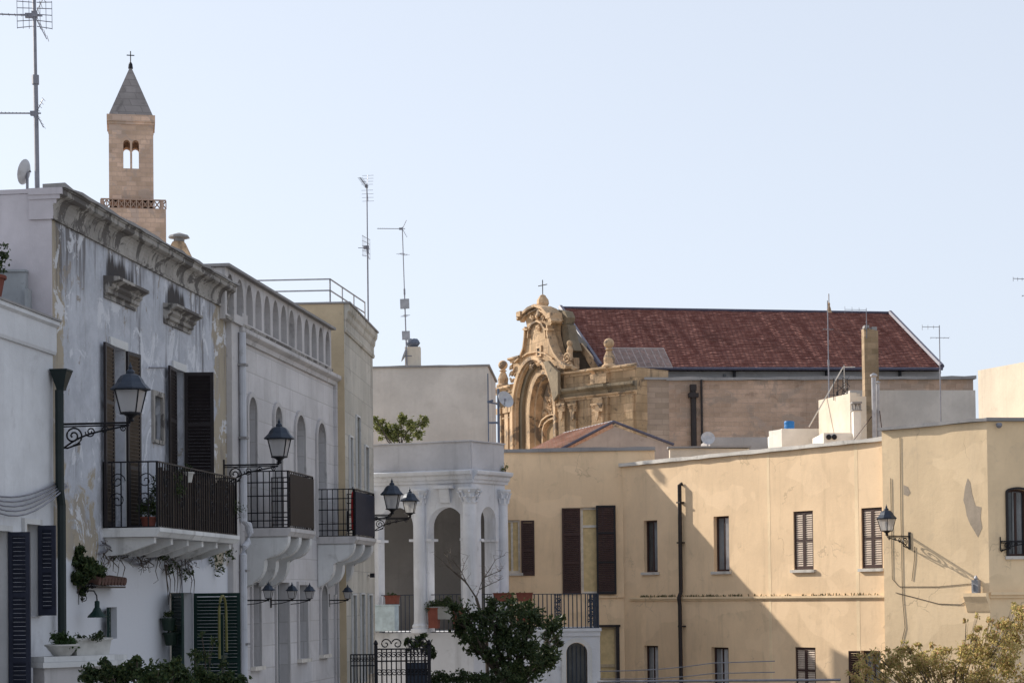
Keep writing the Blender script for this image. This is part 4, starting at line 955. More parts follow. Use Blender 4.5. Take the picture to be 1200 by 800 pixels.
# blue-grey pole frame with dish at the terrace corner
fM = TR(*at(584.5, 517, 52.0)); fz = fM.translation.z; s_ = 52/F_PX
fr = thing('terrace_pole_frame', 'blue-grey pole frame on the terrace corner before the church', 'pole', fM)
bm = NB(); tube(bm, [(0,0,-.3), (0,0,62*s_)], .035, 8); tube(bm, [(-12*s_,0,-.3), (-12*s_,0,80*s_)], .018, 6); tube(bm, [(-12*s_,0,22*s_), (0,0,22*s_)], .03, 6); tube(bm, [(-12*s_,0,46*s_), (0,0,44*s_)], .02, 6); tube(bm, [(-13*s_, 0, 46*s_), (-6*s_, 0, 48*s_)], .035, 5)
add('poles', bm, simple('blue_grey_paint', (.10, .12, .17), .5), fr)
dM = TR(*at(591, 469, 51.9))
ds3 = thing('satellite_dish', 'round grey satellite dish on the blue-grey pole before the church', 'satellite dish', dM, 'satellite dishes on the roofs')
bm = NB(); lathe(bm, [(.001, 0), (.12, .015), (.24, .07), (.24, .08), (.12, .027)], 20); add('dish', bm, MT['dish'], ds3, dM @ Matrix.Rotation(R(62), 4, 'X') @ Matrix.Rotation(R(35), 4, 'Y'))
bm = NB(); tube(bm, [(-.16, .1, -.05), (0, .06, 0)], .015, 5); tube(bm, [(0, 0, -.2), (.02, -.3, -.02)], .01, 5); box(bm, -.01, .05, -.34, -.28, -.05, .02); add('feed_arm', bm, MT['metal_dark'], ds3)
# terrace garden tree
tc = pxclumps([(446, 500, 10), (452, 508, 10), (466, 503, 9), (470, 492, 8), (480, 500, 8), (492, 497, 9), (497, 490, 6), (490, 508, 7), (441, 491, 5), (461, 512, 8), (476, 511, 7)], 52.4, .5, 6)
plant('terrace_tree', 'small yellow-green citrus tree on the loggia terrace', 'tree', tc, 850, .11, MT['leaf_yellow'], 14, root=(at(470, 520, 52.4).x, 52.4, zK1), r0=.05)
tf = thing('wall_weeds', 'small dry weeds rooted in the right end of the loggia cornice', 'weeds', WE2.M(LE, zK1))
add('foliage', leaf_mesh([(tuple(at(592, 549, 51.4)), .10), (tuple(at(586, 550, 51.4)), .08)], 1500, .07, 35, aspect=3.5), MT['leaf_yellow'], tf, Matrix())
bm = NB(); tube(bm, [tuple(at(592, 553, 51.4)), tuple(at(593, 546, 51.4))], .01, 4); add('stem', bm, MT['bark'], tf, Matrix())
# pots and planters in the loggia
def trough(M, L, label, leafy, seed, mat=MT['terracotta'], group='troughs hung on the loggia and terrace railings', h=.2):
    t = thing('railing_planter', label, 'planter', M, group); bm = NB(); v = box(bm, 0, L, -.09, .09, 0, h)
    for q_ in v[:4]: q_.co.x = L/2+(q_.co.x-L/2)*.92; q_.co.y *= .75
    box(bm, -.015, L+.015, -.105, .105, h, h+.025); add('trough', bm, mat, t)
    c = [(tuple(M @ Vector((L*k, 0, h+leafy*.25))), leafy*.5) for k in (.2, .5, .8)]
    if leafy: add('foliage', leaf_mesh(c, 2600, .05, seed), MT['leaf_dark'], t, Matrix())
    return t
zrl = WD.z(500, 697)
trough(WD.M(WD.u(503), zrl-.62, .12), .75, 'dark planter full of leaves in the wide loggia arch', .34, 51, MT['pane_grey'], h=.3)
trough(WD.M(WD.u(454), zrl-.22, .12), .35, 'terracotta trough at the left loggia arch above the box unit', .12, 52)
for i, (px, lab) in enumerate(((504, 'terracotta panel of pots left in the wide loggia arch'), (533, 'terracotta panel of pots right in the wide loggia arch'))):
    trough(WD.M(WD.u(px), zF+.12, .12), .28, lab, .18, 53+i, MT['terracotta'], h=.5)

# ---------------- lower terrace with white wall, arch door and railing
q0 = at(596, 740, 50.6); q1 = at(703, 740, 50.6)
WT = Wall(q0[:2], q1[:2]); zT = WT.z(650, 736); LT = WT.len
T = thing('terrace', 'white terrace wall with an arched doorway and an iron railing along the top', 'terrace', WT.M(0, 0))
ad = (WT.u(663.5, 780), WT.u(688.5, 780), 0, WT.z(676, 752))
bm = NB(); panel(bm, [(-1.2, 0), (LT, 0), (LT, zT-.08), (-1.2, zT-.08)], [aloop(ad, None, 16)], 0, .4); box(bm, LT-.3, LT, .402, 2.6, 0, zT-.08); add('wall', bm, MT['white2'], T)
bm = NB(); box(bm, -1.2, LT+.04, -.06, 2.7, zT-.078, zT); box(bm, -1.2, LT+.01, -.03, -.001, zT-.2, zT-.08); add('slab', bm, MT['white2'], T)
bm = NB(); panel(bm, aloop((ad[0]-.12, ad[1]+.12, 0, ad[3]+.12), None, 16), [aloop((ad[0]+.003, ad[1]-.003, .01, ad[3]-.003), None, 16)], -.04, .038); add('door_surround', bm, MT['white_trim'], T)
bm = NB(); prism_xz(bm, aloop((ad[0]+.02, ad[1]-.02, 0, ad[3]-.02), None, 16), .3, .33); dr = add('door', bm, MT['glass'], T)
bm = NB()
for k in range(5): x = ad[0]+.06+(ad[1]-ad[0]-.12)*k/4; box(bm, x-.012, x+.012, .26, .28, 0, ad[3]-.1)
add('door_grille', bm, MT['iron2'], dr)
rh = WT.z(650, 696)-zT
o = add('railing', railing_bm(LT-.15, rh, step=.105, r=.014), MT['iron2'], T, WT.M(.12, zT, -.05))
add('railing', railing_bm(2.4, rh, step=.105, r=.014), MT['iron2'], T, WT.M(LT-.06, zT, -2.5) @ OUTX)
for a_, b_ in ((648, 657), (687, 696)):
    bm = NB(); u0, u1 = WT.u(a_), WT.u(b_); k = 0
    box(bm, u0, u0+.02, -.02, .02, 0, rh); box(bm, u1-.02, u1, -.02, .02, 0, rh); c = (u0+u1)/2
    for zz in (.12, .30, .48, .66): tube(bm, spiral(c, zz*rh/.82, .085, 1.5, 0 if k % 2 else math.pi, 18, y=0, sgn=1 if k % 2 else -1), .016, 5); k += 1
    for zz in (0.0, .25, .5, .75, .97): box(bm, u0, u1, -.016, .016, zz*rh, zz*rh+.02)
    tube(bm, [(c, 0, 0), (c, 0, rh)], .02, 5)
    add('scroll_panel', bm, MT['iron2'], o, WT.M(0, zT, -.05))
for i, (px, ln, lab) in enumerate(((577, .50, 'terracotta trough on the terrace railing, nearest the loggia corner'), (604, .42, 'terracotta trough on the terrace railing, middle of three'))):
    trough(WT.M(WT.u(px), zT+rh-.17, .06), ln, lab, .06, 60+i)
trough(WT.M(WT.u(604), zT+.18, .06), .42, 'terracotta trough lower on the terrace railing, half hidden by the tree', .05, 62, h=.25)

# ---------------- iron gate at the lower centre
WI = Wall(at(411, 780, 41.0)[:2], at(503, 780, 41.0)[:2])
gt = thing('iron_gate', 'black wrought iron gate with scrollwork between the corner house and the tree', 'gate', WI.M(0, 0))
zi = WI.z(450, 757); zj = WI.z(430, 766)
bm = NB(); L1 = WI.u(439)
for k in range(9): x = L1*k/8; box(bm, x-.012, x+.012, -.012, .012, 0, zj)
for z in (zj-.02, zj-.25, .6): box(bm, 0, L1, -.015, .015, z, z+.025)
for k in range(8): tube(bm, spiral(L1*(k+.5)/8, zj-.12, .055, 1.3, 0, 14), .008, 4)
add('fixed_panel', bm, MT['iron'], gt)
for (xa, xb) in ((L1+.02, WI.u(474)), (WI.u(474)+.02, WI.len)):
    bm = NB(); n = 6
    for k in range(n+1): x = xa+(xb-xa)*k/n; box(bm, x-.013, x+.013, -.013, .013, 0, zi-.05)
    for z in (zi-.07, zi-.32, .5): box(bm, xa, xb, -.018, .018, z, z+.03)
    for k in range(n):
        x = xa+(xb-xa)*(k+.5)/n; tube(bm, spiral(x, zi-.18, .07, 1.4, 0, 14), .010, 4); tube(bm, spiral(x, zi-.55, .08, 1.4, math.pi, 14, sgn=-1), .010, 4); tube(bm, spiral(x, zi-1.2, .09, 1.4, 0, 14), .010, 4)
    tube(bm, spiral((xa+xb)/2-.12, zi+.05, .12, 1.3, 0, 16), .014, 5); tube(bm, spiral((xa+xb)/2+.12, zi+.05, .12, 1.3, math.pi, 16, sgn=-1), .014, 5)
    add('gate_leaf', bm, MT['iron'], gt)
bm = NB()
for x in (L1, WI.len): box(bm, x-.035, x+.035, -.035, .035, 0, zi+.02); lathe(bm, [(.03, 0), (.05, .04), (.03, .09), (.005, .12)], 10, (x, 0, zi+.02))
add('gate_post', bm, MT['iron'], gt)
bm = NB(); box(bm, WI.u(474), WI.len-.04, .02, .03, 0, zi-.34); add('gate_sheet', bm, MT['iron2'], gt)

# ---------------- trees and hedge in front of the loggia
tc = pxclumps([(548, 722, 20), (575, 712, 14), (600, 716, 18), (625, 724, 17), (648, 738, 15), (590, 740, 26), (618, 752, 24), (640, 762, 18), (560, 742, 18), (540, 738, 13), (604, 774, 20), (580, 764, 15), (630, 780, 14), (654, 750, 9), (532, 716, 9), (612, 794, 14), (556, 758, 10), (655, 726, 8), (645, 772, 12)], 45.5, .9, 7)
plant('broadleaf_tree', 'dense dark broad-leaved tree in front of the white terrace and loggia', 'tree', tc, 560, .13, MT['leaf_dark'], 15, root=(at(600, 800, 45.5).x, 45.5, 0), r0=.12, n_extra=4)
tc = pxclumps([(492, 752, 7), (500, 758, 7), (484, 758, 6), (506, 764, 6), (496, 744, 4), (478, 750, 5)], 43.0, .3, 8)
plant('shrub', 'small leafy shrub behind the top of the wrought iron gate', 'shrub', tc, 700, .17, MT['leaf_dark'], 16, root=(at(492, 800, 43).x, 43, 0), r0=.04, aspect=2.6)
rng = random.Random(9)
tc = pxclumps([(508+i*8.5, 795+rng.uniform(-3, 2), 9) for i in range(12)], 44.0, .4, 9)
plant('hedge', 'clipped dark green hedge along the bottom centre', 'hedge', tc, 1500, .08, MT['leaf_dark'], 17, root=(at(550, 800, 44).x, 44, 0), r0=.05)
# bare branches in front of the loggia
bt = thing('bare_tree', 'leafless spreading tree before the loggia arches', 'tree', TR(at(572, 760, 47).x, 47, 0))
rng = random.Random(21); bm = NB()
def bp_(px, py, j=0): return at(px, py, 47 + j)
base = Vector((at(572, 760, 47).x, 47, 0))
tube(bm, [base, bp_(570, 740), bp_(558, 700)], .05, 7, .035)
mains = [[(558, 700), (547, 683), (530, 668), (518, 656), (508, 649)], [(547, 683), (540, 668), (530, 655), (528, 648)], [(558, 700), (565, 680), (575, 665), (581, 655), (592, 650)], [(562, 690), (575, 684), (590, 677)], [(545, 680), (536, 672), (522, 662), (514, 663)], [(552, 690), (540, 676), (544, 660), (550, 650)], [(568, 676), (582, 670), (588, 668)], [(530, 668), (524, 652), (520, 646)]]
for i, ln in enumerate(mains):
    tube(bm, [bp_(x, y, .12*i*math.sin(i)) for x, y in ln], .022 if i < 1 else .013, 5, .004)
    for k in range(6):
        a, b_ = rng.choice(list(zip(ln[:-1], ln[1:]))); t_ = rng.random(); x = a[0]+(b_[0]-a[0])*t_; y = a[1]+(b_[1]-a[1])*t_
        tube(bm, [bp_(x, y), bp_(x+rng.uniform(-6, 6), y-rng.uniform(1, 8), .2), bp_(x+rng.uniform(-12, 12), y-rng.uniform(3, 12), .3)], .006, 4, .002)
add('trunk', bm, MT['bark'], bt, Matrix())
# ================================================================== long yellow building
k0 = at(470, 600, 56.4); k1 = at(730, 600, 56.0); k2 = at(768, 600, 55.9)  # left end lengthened unseen behind the loggia house, to complete the wing's shadow
WY = Wall(k0[:2], k2[:2])
kj = WY.u(730)
K = WY.M(kj, 0).translation
jn = at(1042, 600, 47.3)
WF = Wall(K[:2], jn[:2])
zE = WY.z(660, 525); zEs = WY.z(700, 698)
zFt = WF.z(900, 525.5)
Y = thing('yellow_building', 'long yellow rendered building with narrow shuttered windows, at the right', 'building', WY.M(0, 0))
we = [WY.rect(590, 609.5, 609, 671), (WY.u(680), WY.u(708), WY.z(690, 695.5), WY.z(690, 594)), (WY.u(690), WY.u(722), 0, WY.z(710, 733))]
LEy = WY.len
bm = NB(); panel(bm, [(0, 0), (LEy, 0), (LEy, zE-.1), (0, zE-.1)], [rloop(we[0]), rloop(we[1]), rloop(we[2])], 0, .3); box(bm, 0, .3, .302, 5, 0, zE-.1); box(bm, LEy-.3, LEy, .302, 5, 0, zE-.1); box(bm, .3, LEy-.3, .302, 5, zE-.5, zE-.3); box(bm, 0, LEy, 5, 5.3, 0, zE-.1)
add('wall', bm, MT['yellow'], Y)
bm = NB(); wavy(bm, -.02, LEy+.02, -.07, .34, zE-.098, zE, .014, .5, 5); add('coping', bm, MT['greyroof'], Y)
window(Y, WY, we[0], frame=MT['paint_white'], pane=MT['curtain'], sill=.06, split=True, depth=.1, curtain=(.35, .95), fw=.06)
o = window(Y, WY, we[1], name='balcony_door', frame=MT['paint_white'], pane=MT['curtain'], depth=.12, fw=.07, transom=.78, split=False)
lf = [('l', 168, 1.06, WY.u(681), WY.u(659)), ]
def flat_leaf(parent, w, px0, px1, yt, yb, mats, name='shutter', out=.05, swing=0, **kw):
    u0, u1 = w.u(px0, (yt+yb)/2), w.u(px1, (yt+yb)/2); z0, z1 = w.z((px0+px1)/2, yb), w.z((px0+px1)/2, yt)
    return add(name, leaf_bm(u1-u0, z1-z0, **kw), mats, parent, w.M(u0, z0, out) @ Matrix.Rotation(R(swing), 4, 'Z'))
flat_leaf(o, WY, 659, 680.5, 595, 696, [MT['shut_brown']]*2, rails=(.36, .69), swing=2)
flat_leaf(o, WY, 699, 722, 592, 696, [MT['shut_dark'], MT['shut_brown']], rails=(.36, .69), out=.08, swing=-3)
ow = [c for c in Y.children if c.name.startswith('window')][0]
flat_leaf(ow, WY, 611, 626.5, 609.5, 674, [MT['shut_brown']]*2, rails=(.45,), swing=3)
window(Y, WY, we[2], frame=MT['C_side'], pane=MT['curtain'], depth=.1, fw=.09, transom=.55, split=False)
bm = NB(); box(bm, WY.u(722, 760), WY.u(722, 760)+.1, -.05, -.002, 0, WY.z(720, 732)); box(bm, WY.u(700, 735), WY.u(723, 735)+.1, -.05, -.002, WY.z(720, 734), WY.z(720, 731.5)); add('door_frame', bm, MT['pipe_black'], Y)
bm = NB(); box(bm, WY.u(697, 698), kj-.02, -.05, -.001, zEs-.05, zEs); add('string_course', bm, MT['yellow'], Y)
# wing
UF = [(754.5, 770.5, 609.5, 670), (836.5, 854.5, 604.5, 669), (930, 953, 598.5, 667), (1009.5, 1034, 594.5, 665.5)]
LF = [(755, 771.5, 756, 810), (834, 854, 758, 812), (932, 956, 758, 812), (1009, 1032, 762, 812)]
uf = [WF.rect(*r) for r in UF]; lfw = [WF.rect(*r) for r in LF]
LFy = WF.len
bm = NB(); panel(bm, [(0, 0), (LFy, 0), (LFy, zFt-.1), (0, zFt-.1)], [rloop(r) for r in uf+lfw], 0, .3); box(bm, .0, LFy, .35, 6.5, zFt-.6, zFt-.3); box(bm, 0.6, LFy, 6.5, 6.8, 0, zFt-.1)
add('wall', bm, MT['yellow'], Y, WF.M(0, 0))
bm = NB(); wavy(bm, -.15, LFy-.01, -.09, .4, zFt-.098, zFt, .016, .4, 6); add('coping', bm, MT['palecap'], Y, WF.M(0, 0))
bm = NB(); zs = WF.z(900, 699); box(bm, .3, LFy-.02, -.06, -.001, zs-.035, zs+.02); box(bm, .3, LFy-.02, -.03, -.001, zs-.08, zs-.036); add('string_course', bm, MT['yellow2'], Y, WF.M(0, 0))
bm = NB(); r_ = random.Random(3)
for i in range(260):
    u = .8+r_.random()**1.3*9.3; h = r_.uniform(.02, .07)
    if r_.random() < .75 and 5.2 < u < 10: 
        if r_.random() < .7: continue
    tube(bm, [(u, -.02, zs+.02), (u+r_.uniform(-.03, .03), -.03, zs+.02+h)], .012, 4)
o = add('moss_tufts', bm, plaster('dry_moss', (.14, .12, .06)), Y, WF.M(0, 0)); o['kind'] = 'stuff'
dkb = MT['shut_brown']
for i, r in enumerate(uf):
    if i < 2: window(Y, WF, r, frame=dkb, pane=MT['pane_grey'] if i else MT['glass'], depth=.14, fw=.05, sill=.06, curtain=(.5, .98, MT['pane_pale'] if i else MT['pane_grey']))
    else: window(Y, WF, r, frame=dkb, pane=MT['glass'], depth=.2, fw=.03, sill=.07, sh=(('l', 0, .5), ('r', 0, .5)), shm=dkb, shslat=MT['shut_slat'])
for i, r in enumerate(lfw):
    if i < 2: window(Y, WF, r, frame=dkb, pane=MT['pane_grey'], depth=.14, fw=.05, curtain=(.35, .8, MT['pane_pale']))
    elif i == 2: window(Y, WF, r, frame=dkb, pane=MT['glass'], depth=.2, fw=.04, sh=(('l', 0, .5), ('r', 0, .5)), shm=dkb, shslat=MT['shut_slat'])
    else: window(Y, WF, r, frame=MT['shut_brown'], pane=MT['pane_grey'], depth=.14, fw=.05, sh=(('l', 160, .45),), shm=dkb)
bp2 = thing('downpipe', 'black drainpipe running down the yellow wing between two windows', 'downpipe', WF.M(WF.u(800), 0))
zp = WF.z(800, 568); bm = NB(); tube(bm, [(0, -.02, zp+.03), (0, -.10, zp), (.0, -.10, zs+.15), (-.03, -.15, zs), (-.03, -.12, zs-.2), (-.01, -.12, 0)], .055, 8); add('pipe', bm, MT['pipe_black'], bp2)
bm = NB()
for z in (zp-.5, zp-1.6, zs-.8): box(bm, -.08, .08, -.16, -.0, z, z+.04)
add('pipe_clamp', bm, MT['pipe_black'], bp2)
bm = NB(); uu = WF.u(1004, 600); box(bm, uu-.06, uu+.06, -.0035, .001, 0, zFt-.1); uu = WF.u(901, 600); box(bm, uu-.05, uu+.05, -.0035, .001, 0, zFt-.1)
add('repaired_strip', bm, plaster('filled_plaster', (.86, .66, .43), dirt_amt=.1, streak=.1), Y, WF.M(0, 0))
# nearer block G and the shaded face H
g0 = WF.M(LFy-.05, 0, .16).translation; g1 = at(1158, 600, 44.9)
WGy = Wall(g0[:2], g1[:2]); LG = WGy.len; zG = WGy.z(1100, 494.5)
h1 = at(1290, 600, 45.3); WH = Wall(g1[:2], h1[:2]); LH = WH.len
bm = NB(); box(bm, 0, LG, 0, .3, 0, zG-.08); box(bm, -.001, .3, .301, 5, 0, zG-.08); add('wall', bm, MT['yellow2'], Y, WGy.M(0, 0))
bm = NB(); wavy(bm, -.05, LG+.06, -.09, .4, zG-.078, zG, .016, .4, 7); box(bm, -.05, .3, .402, 5, zG-.078, zG); add('coping', bm, MT['greyroof'], Y, WGy.M(0, 0))
wh = WH.rect(1181, 1204, 573, 651)
bm = NB(); panel(bm, [(0, 0), (LH, 0), (LH, zG-.081), (0, zG-.081)], [aloop(wh, .06)], .001, .3); box(bm, LH-.3, LH, .302, 5, 0, zG-.081); box(bm, .35, LH-.35, .302, 5, zG-.5, zG-.3); add('wall', bm, MT['yellow2'], Y, WH.M(0, 0))
bm = NB(); box(bm, -.04, LH, -.09, .4, zG-.079, zG-.001); add('coping', bm, MT['greyroof'], Y, WH.M(0, 0))
ow = window(Y, WH, wh, frame=MT['shut_brown'], pane=MT['glass'], arch=True, rise=.06, depth=.15, surround=.05, surm=MT['shut_dark'], fw=.05, sill=.06, curtain=(.3, .9, MT['pane_grey']))
zs2 = WH.z(1180, 694)
bm = NB(); box(bm, .0, LH, -.10, .002, zs2-.05, zs2+.02); box(bm, .0, LH, -.05, .002, zs2-.12, zs2-.051); add('string_course', bm, MT['yellow2'], Y, WH.M(0, 0))
bm = NB(); mould(bm, [(0, zs2-.45), (.02, zs2-.42), (.10, zs2-.2), (.16, zs2-.08), (.16, zs2), (0, zs2)], LG-.62, LG+.02); add('corner_ledge', bm, MT['yellow2'], Y, WGy.M(0, 0))
# peeled plaster patches (thin recess rim in the wall's render)
def patchshape(w, pts, label):
    bm = NB(); prism_xz(bm, [w.uz(*p) for p in pts], -.004, .001); return add(label, bm, plaster('bare_plaster', (.44, .36, .28), dirt_amt=.4, var=.15), Y, w.M(0, 0))
patchshape(WGy, [(1134, 560), (1137, 565), (1139, 578), (1143, 592), (1150, 594), (1149, 606), (1151, 618), (1146, 629), (1142, 622), (1137, 614), (1133, 604), (1131, 592), (1129, 586), (1131, 570)], 'peeled_patch')
patchshape(WGy, [(1059, 568), (1064, 570), (1067, 577), (1064, 581), (1059, 579)], 'peeled_patch')
# cables on G
bm = NB(); o_ = -.03
def wp(w, px, py, out=.012): u, z = w.uz(px, py); return (u, -out, z)
tube(bm, [wp(WGy, 1055, 512), wp(WGy, 1056, 600), wp(WGy, 1058, 700), wp(WGy, 1061, 735), wp(WGy, 1055, 760), wp(WGy, 1055, 800)], .007, 5)
tube(bm, [wp(WGy, 1044, 560), wp(WGy, 1046, 678), wp(WGy, 1054, 687), wp(WGy, 1100, 687), wp(WGy, 1144, 683)], .007, 5)
tube(bm, [wp(WGy, 1050, 694), wp(WGy, 1070, 699), wp(WGy, 1100, 707), wp(WGy, 1126, 708), wp(WGy, 1141, 700)], .008, 5)
tube(bm, [wp(WGy, 1072, 640), wp(WGy, 1072, 655), wp(WGy, 1069, 680)], .007, 5)
tube(bm, [wp(WGy, 1150, 700), wp(WH, 1165, 560)], .0001, 3)
tag(add('wall_cables', bm, MT['shut_tan'], None, WGy.M(0, 0)), 'thin grey cables pinned to the sunlit end of the yellow building', 'cable')
jb = thing('junction_box', 'grey junction box on the corner ledge of the yellow building', 'utility box', WGy.M(WGy.u(1147, 690), zs2, .1))
bm = NB(); box(bm, -.09, .09, -.05, .05, 0, .30); lathe(bm, [(.04, .3), (.05, .34), (.02, .40)], 8); box(bm, -.05, -.02, -.08, -.05, .05, .2); add('casing', bm, MT['metal'], jb)
rl = street_lamp(WGy.M(WGy.u(1066, 632), WGy.z(1066, 628), 0) @ OUTX, .84, 'scrolled wall lantern on the sunlit corner of the yellow building', .92, drop=.28)
hl = thing('wall_bracket', 'empty black scrolled bracket beside the arched window at the right edge', 'bracket', WH.M(WH.u(1172, 634), WH.z(1172, 634), 0) @ OUTX @ Matrix.Rotation(R(60), 4, 'Z'))
add('arm', bracket_bm(.8, .2), MT['iron'], hl)
cm = thing('security_camera', 'small grey camera under the coping at the right corner', 'camera', WH.M(WH.u(1168, 500), WH.z(1168, 498), 0) @ OUTX)
bm = NB(); tube(bm, [(0, 0, .02), (.12, 0, 0)], .02, 6); lathe(bm, [(.05, .04), (.07, .02), (.07, -.03), (.04, -.07), (.01, -.08)], 12, (.14, 0, 0)); add('body', bm, MT['metal_dark'], cm)
# low wires before the lower windows
bm = NB()
for k, (ys, ye) in enumerate(((786, 771), (795, 784))):
    tube(bm, [tuple(at(703, ys, 49.6))] + [tuple(at(703+(868-703)*t, ys+(ye-ys)*t+4*math.sin(math.pi*t), 49.6-2.2*t)) for t in (.2, .4, .6, .8)] + [tuple(at(908, ye+3, 46.9))], .012, 5)
tube(bm, [tuple(at(700, 798, 49)), tuple(at(985, 796, 46))], .03, 5)
tag(add('low_wires', bm, MT['metal_dark'], None), 'low slung wires before the lower windows of the yellow wing', 'cable')
# small wall vents/antenna shade
# sunlit olive-leaved tree at the lower right
rng = random.Random(77)
cl = [(1015, 785, 14), (1035, 778, 16), (1052, 772, 16), (1072, 770, 15), (1090, 778, 17), (1060, 792, 20), (1100, 795, 20), (1120, 775, 16), (1138, 770, 17), (1155, 766, 18), (1172, 758, 20), (1190, 748, 20), (1196, 728, 13), (1150, 790, 22), (1182, 785, 24), (1128, 790, 18), (1076, 756, 6), (1148, 738, 7), (1146, 722, 4), (1132, 728, 4), (1170, 735, 8), (1190, 712, 7), (1000, 794, 10), (1040, 762, 5), (1110, 762, 8), (1030, 800, 18), (1080, 808, 20), (1120, 812, 20), (1165, 812, 22), (1200, 805, 22), (1092, 756, 4), (1060, 752, 4), (1160, 728, 6), (1010, 770, 7), (1025, 764, 7), (1066, 763, 9), (1098, 765, 10), (1128, 760, 11), (1146, 755, 11), (1164, 746, 12), (1180, 735, 11), (1196, 715, 9), (1140, 745, 7), (1085, 772, 12)]
tc = pxclumps(cl, 30.0, .7, 10)
plant('olive_tree', 'sunlit yellow-green tree with reddish leaf tips in the lower right corner', 'tree', tc, 1000, .075, MT['leaf_olive'], 18, root=(at(1120, 800, 30).x, 30, 0), r0=.022, n_extra=3, hollow=.15, aspect=2.3)
# ================================================================== roofs behind the yellow building
def block(name, label, cat, px0, px1, yt, Yd, depth, mat, z0=0, cap=None, group=None, px1t=None, ytr=None, capm=None):
    """flat-roofed block whose front runs px0..px1 at distance Yd"""
    a = at(px0, yt, Yd); b = at(px1, ytr or yt, Yd); t = thing(name, label, cat, TR(a.x, Yd, z0), group)
    W = b.x-a.x; H = a.z-z0; H2 = b.z-z0
    bm = NB(); v = box(bm, 0, W, 0, depth, 0, H-(.06 if cap else 0))
    for q in (v[5], v[6]): q.co.z = H2-(.06 if cap else 0)
    add('wall', bm, mat, t)
    if cap:
        bm = NB(); box(bm, -.06, W+.06, -.07, depth+.06, H-.058, H); add('coping', bm, capm or MT['greyroof'], t)
    return t
block('roof_parapet', 'low beige parapet with a pale post behind the yellow wing roof', 'wall', 785, 878, 523, 60, .35, MT['beige_pale'], 2, cap=True)
block('roof_shed', 'grey shaded rooftop block below the stone church wall', 'roof block', 832, 901, 512, 62, 3, plaster('grey_block_render', (.36, .34, .34)), 2, cap=False)  # even grey render, the block's own tone
t = block('roof_cabin', 'whitewashed rooftop cabin with a sunlit left side', 'roof block', 916, 982, 502, 58.5, 3.2, MT['roofwhite'], 2)
bm = NB(); q = WM[t.name]; a = at(901, 505, 59.2); b = at(916, 502, 58.5)
w_ = Wall(a[:2], b[:2]); bm = NB(); box(bm, 0, w_.len, 0, 2.6, 2, a.z); add('side_wing', bm, MT['roofwhite'], t, w_.M(0, 0))
a = at(977, 473, 57.6); b = at(996, 460, 56.4); c = at(1008, 460, 56.5)
w1 = Wall(a[:2], b[:2]); w2 = Wall(b[:2], c[:2])
hut = thing('roof_hut', 'small cream roof hut with a dark doorway and a lean-to roof', 'roof block', w1.M(0, 2))
dr = (w1.u(984.5, 490), w1.u(991, 490), w1.z(988, 500), w1.z(988, 478)); bm = NB(); panel(bm, [(0, 2), (w1.len, 2), (w1.len, b.z), (0, a.z)], [rloop(dr)], 0, .2); box(bm, w1.len-.2, w1.len, .202, .5, 2, b.z-.1); add('wall', bm, MT['beige_pale'], hut, w1.M(0, 0))
bm = NB(); box(bm, dr[0], dr[1], .15, .17, dr[2], dr[3]); add('door', bm, MT['shut_brown'], hut, w1.M(0, 0))
bm = NB(); box(bm, 0, w2.len, .005, 2, 2, b.z-.02); add('wall', bm, MT['beige_pale'], hut, w2.M(0, 0))
t = block('roof_ledge', 'low whitewashed roof ledge with two round vents', 'roof block', 965, 1000, 507, 54.5, 2, MT['roofwhite'], 2)
bm = NB(); M0 = WM[t.name]; z_ = at(971, 512, 54.5).z-2
for px in (971, 977.5): lathe(bm, [(.07, 0), (.075, .04), (.05, .05)], 12, (0, 0, 0)); [setattr(v_, 'co', Vector((at(px, 512, 54.5).x-M0.translation.x + v_.co.x, -v_.co.z, z_+v_.co.y))) for v_ in bm.verts[-0:] if not v_.tag and not setattr(v_, 'tag', True)]
add('round_vent', bm, MT['iron'], t)
t = block('chimney', 'white square chimney with a dark slotted cap beside the roof hut', 'chimney', 1000, 1009, 481, 54.3, .3, MT['roofwhite'], 3, group='chimneys on the roofs')
bm = NB(); zc = at(1000, 481, 54.3).z-3; s_ = 54.3/F_PX
box(bm, -.03, 9*s_+.03, -.03, .33, zc, zc+.03)
for x in (0, 4*s_, 8*s_): box(bm, x, x+.03, 0, .05, zc+.03, zc+.2); box(bm, x, x+.03, .24, .3, zc+.03, zc+.2)
box(bm, -.03, 9*s_+.03, -.03, .33, zc+.2, zc+.25); add('cap', bm, MT['greyroof'], t)
t = block('beige_house', 'plain beige house wall in front of the end of the church', 'building', 996, 1143, 457, 68, 5, MT['beige'], 0)
# bright block at the far right
a = at(1146, 434, 55.5); b = at(1205, 422, 53.0); w_ = Wall(a[:2], b[:2]); bw = thing('rooftop_house', 'plain sunlit cream block with a sloping top at the right edge', 'building', w_.M(0, 0))
wz0, wz1 = a.z, w_.z(1199, 424.5)
bm = NB(); v = box(bm, 0, w_.len, 0, 4, 0, wz0); [setattr(v[i].co, 'z', wz1 + (wz1-wz0)/w_.len*0) for i in (5, 6)]; add('wall', bm, plaster('sunlit_cream', (.60, .52, .42), dirt_amt=.25, var=.08), bw)
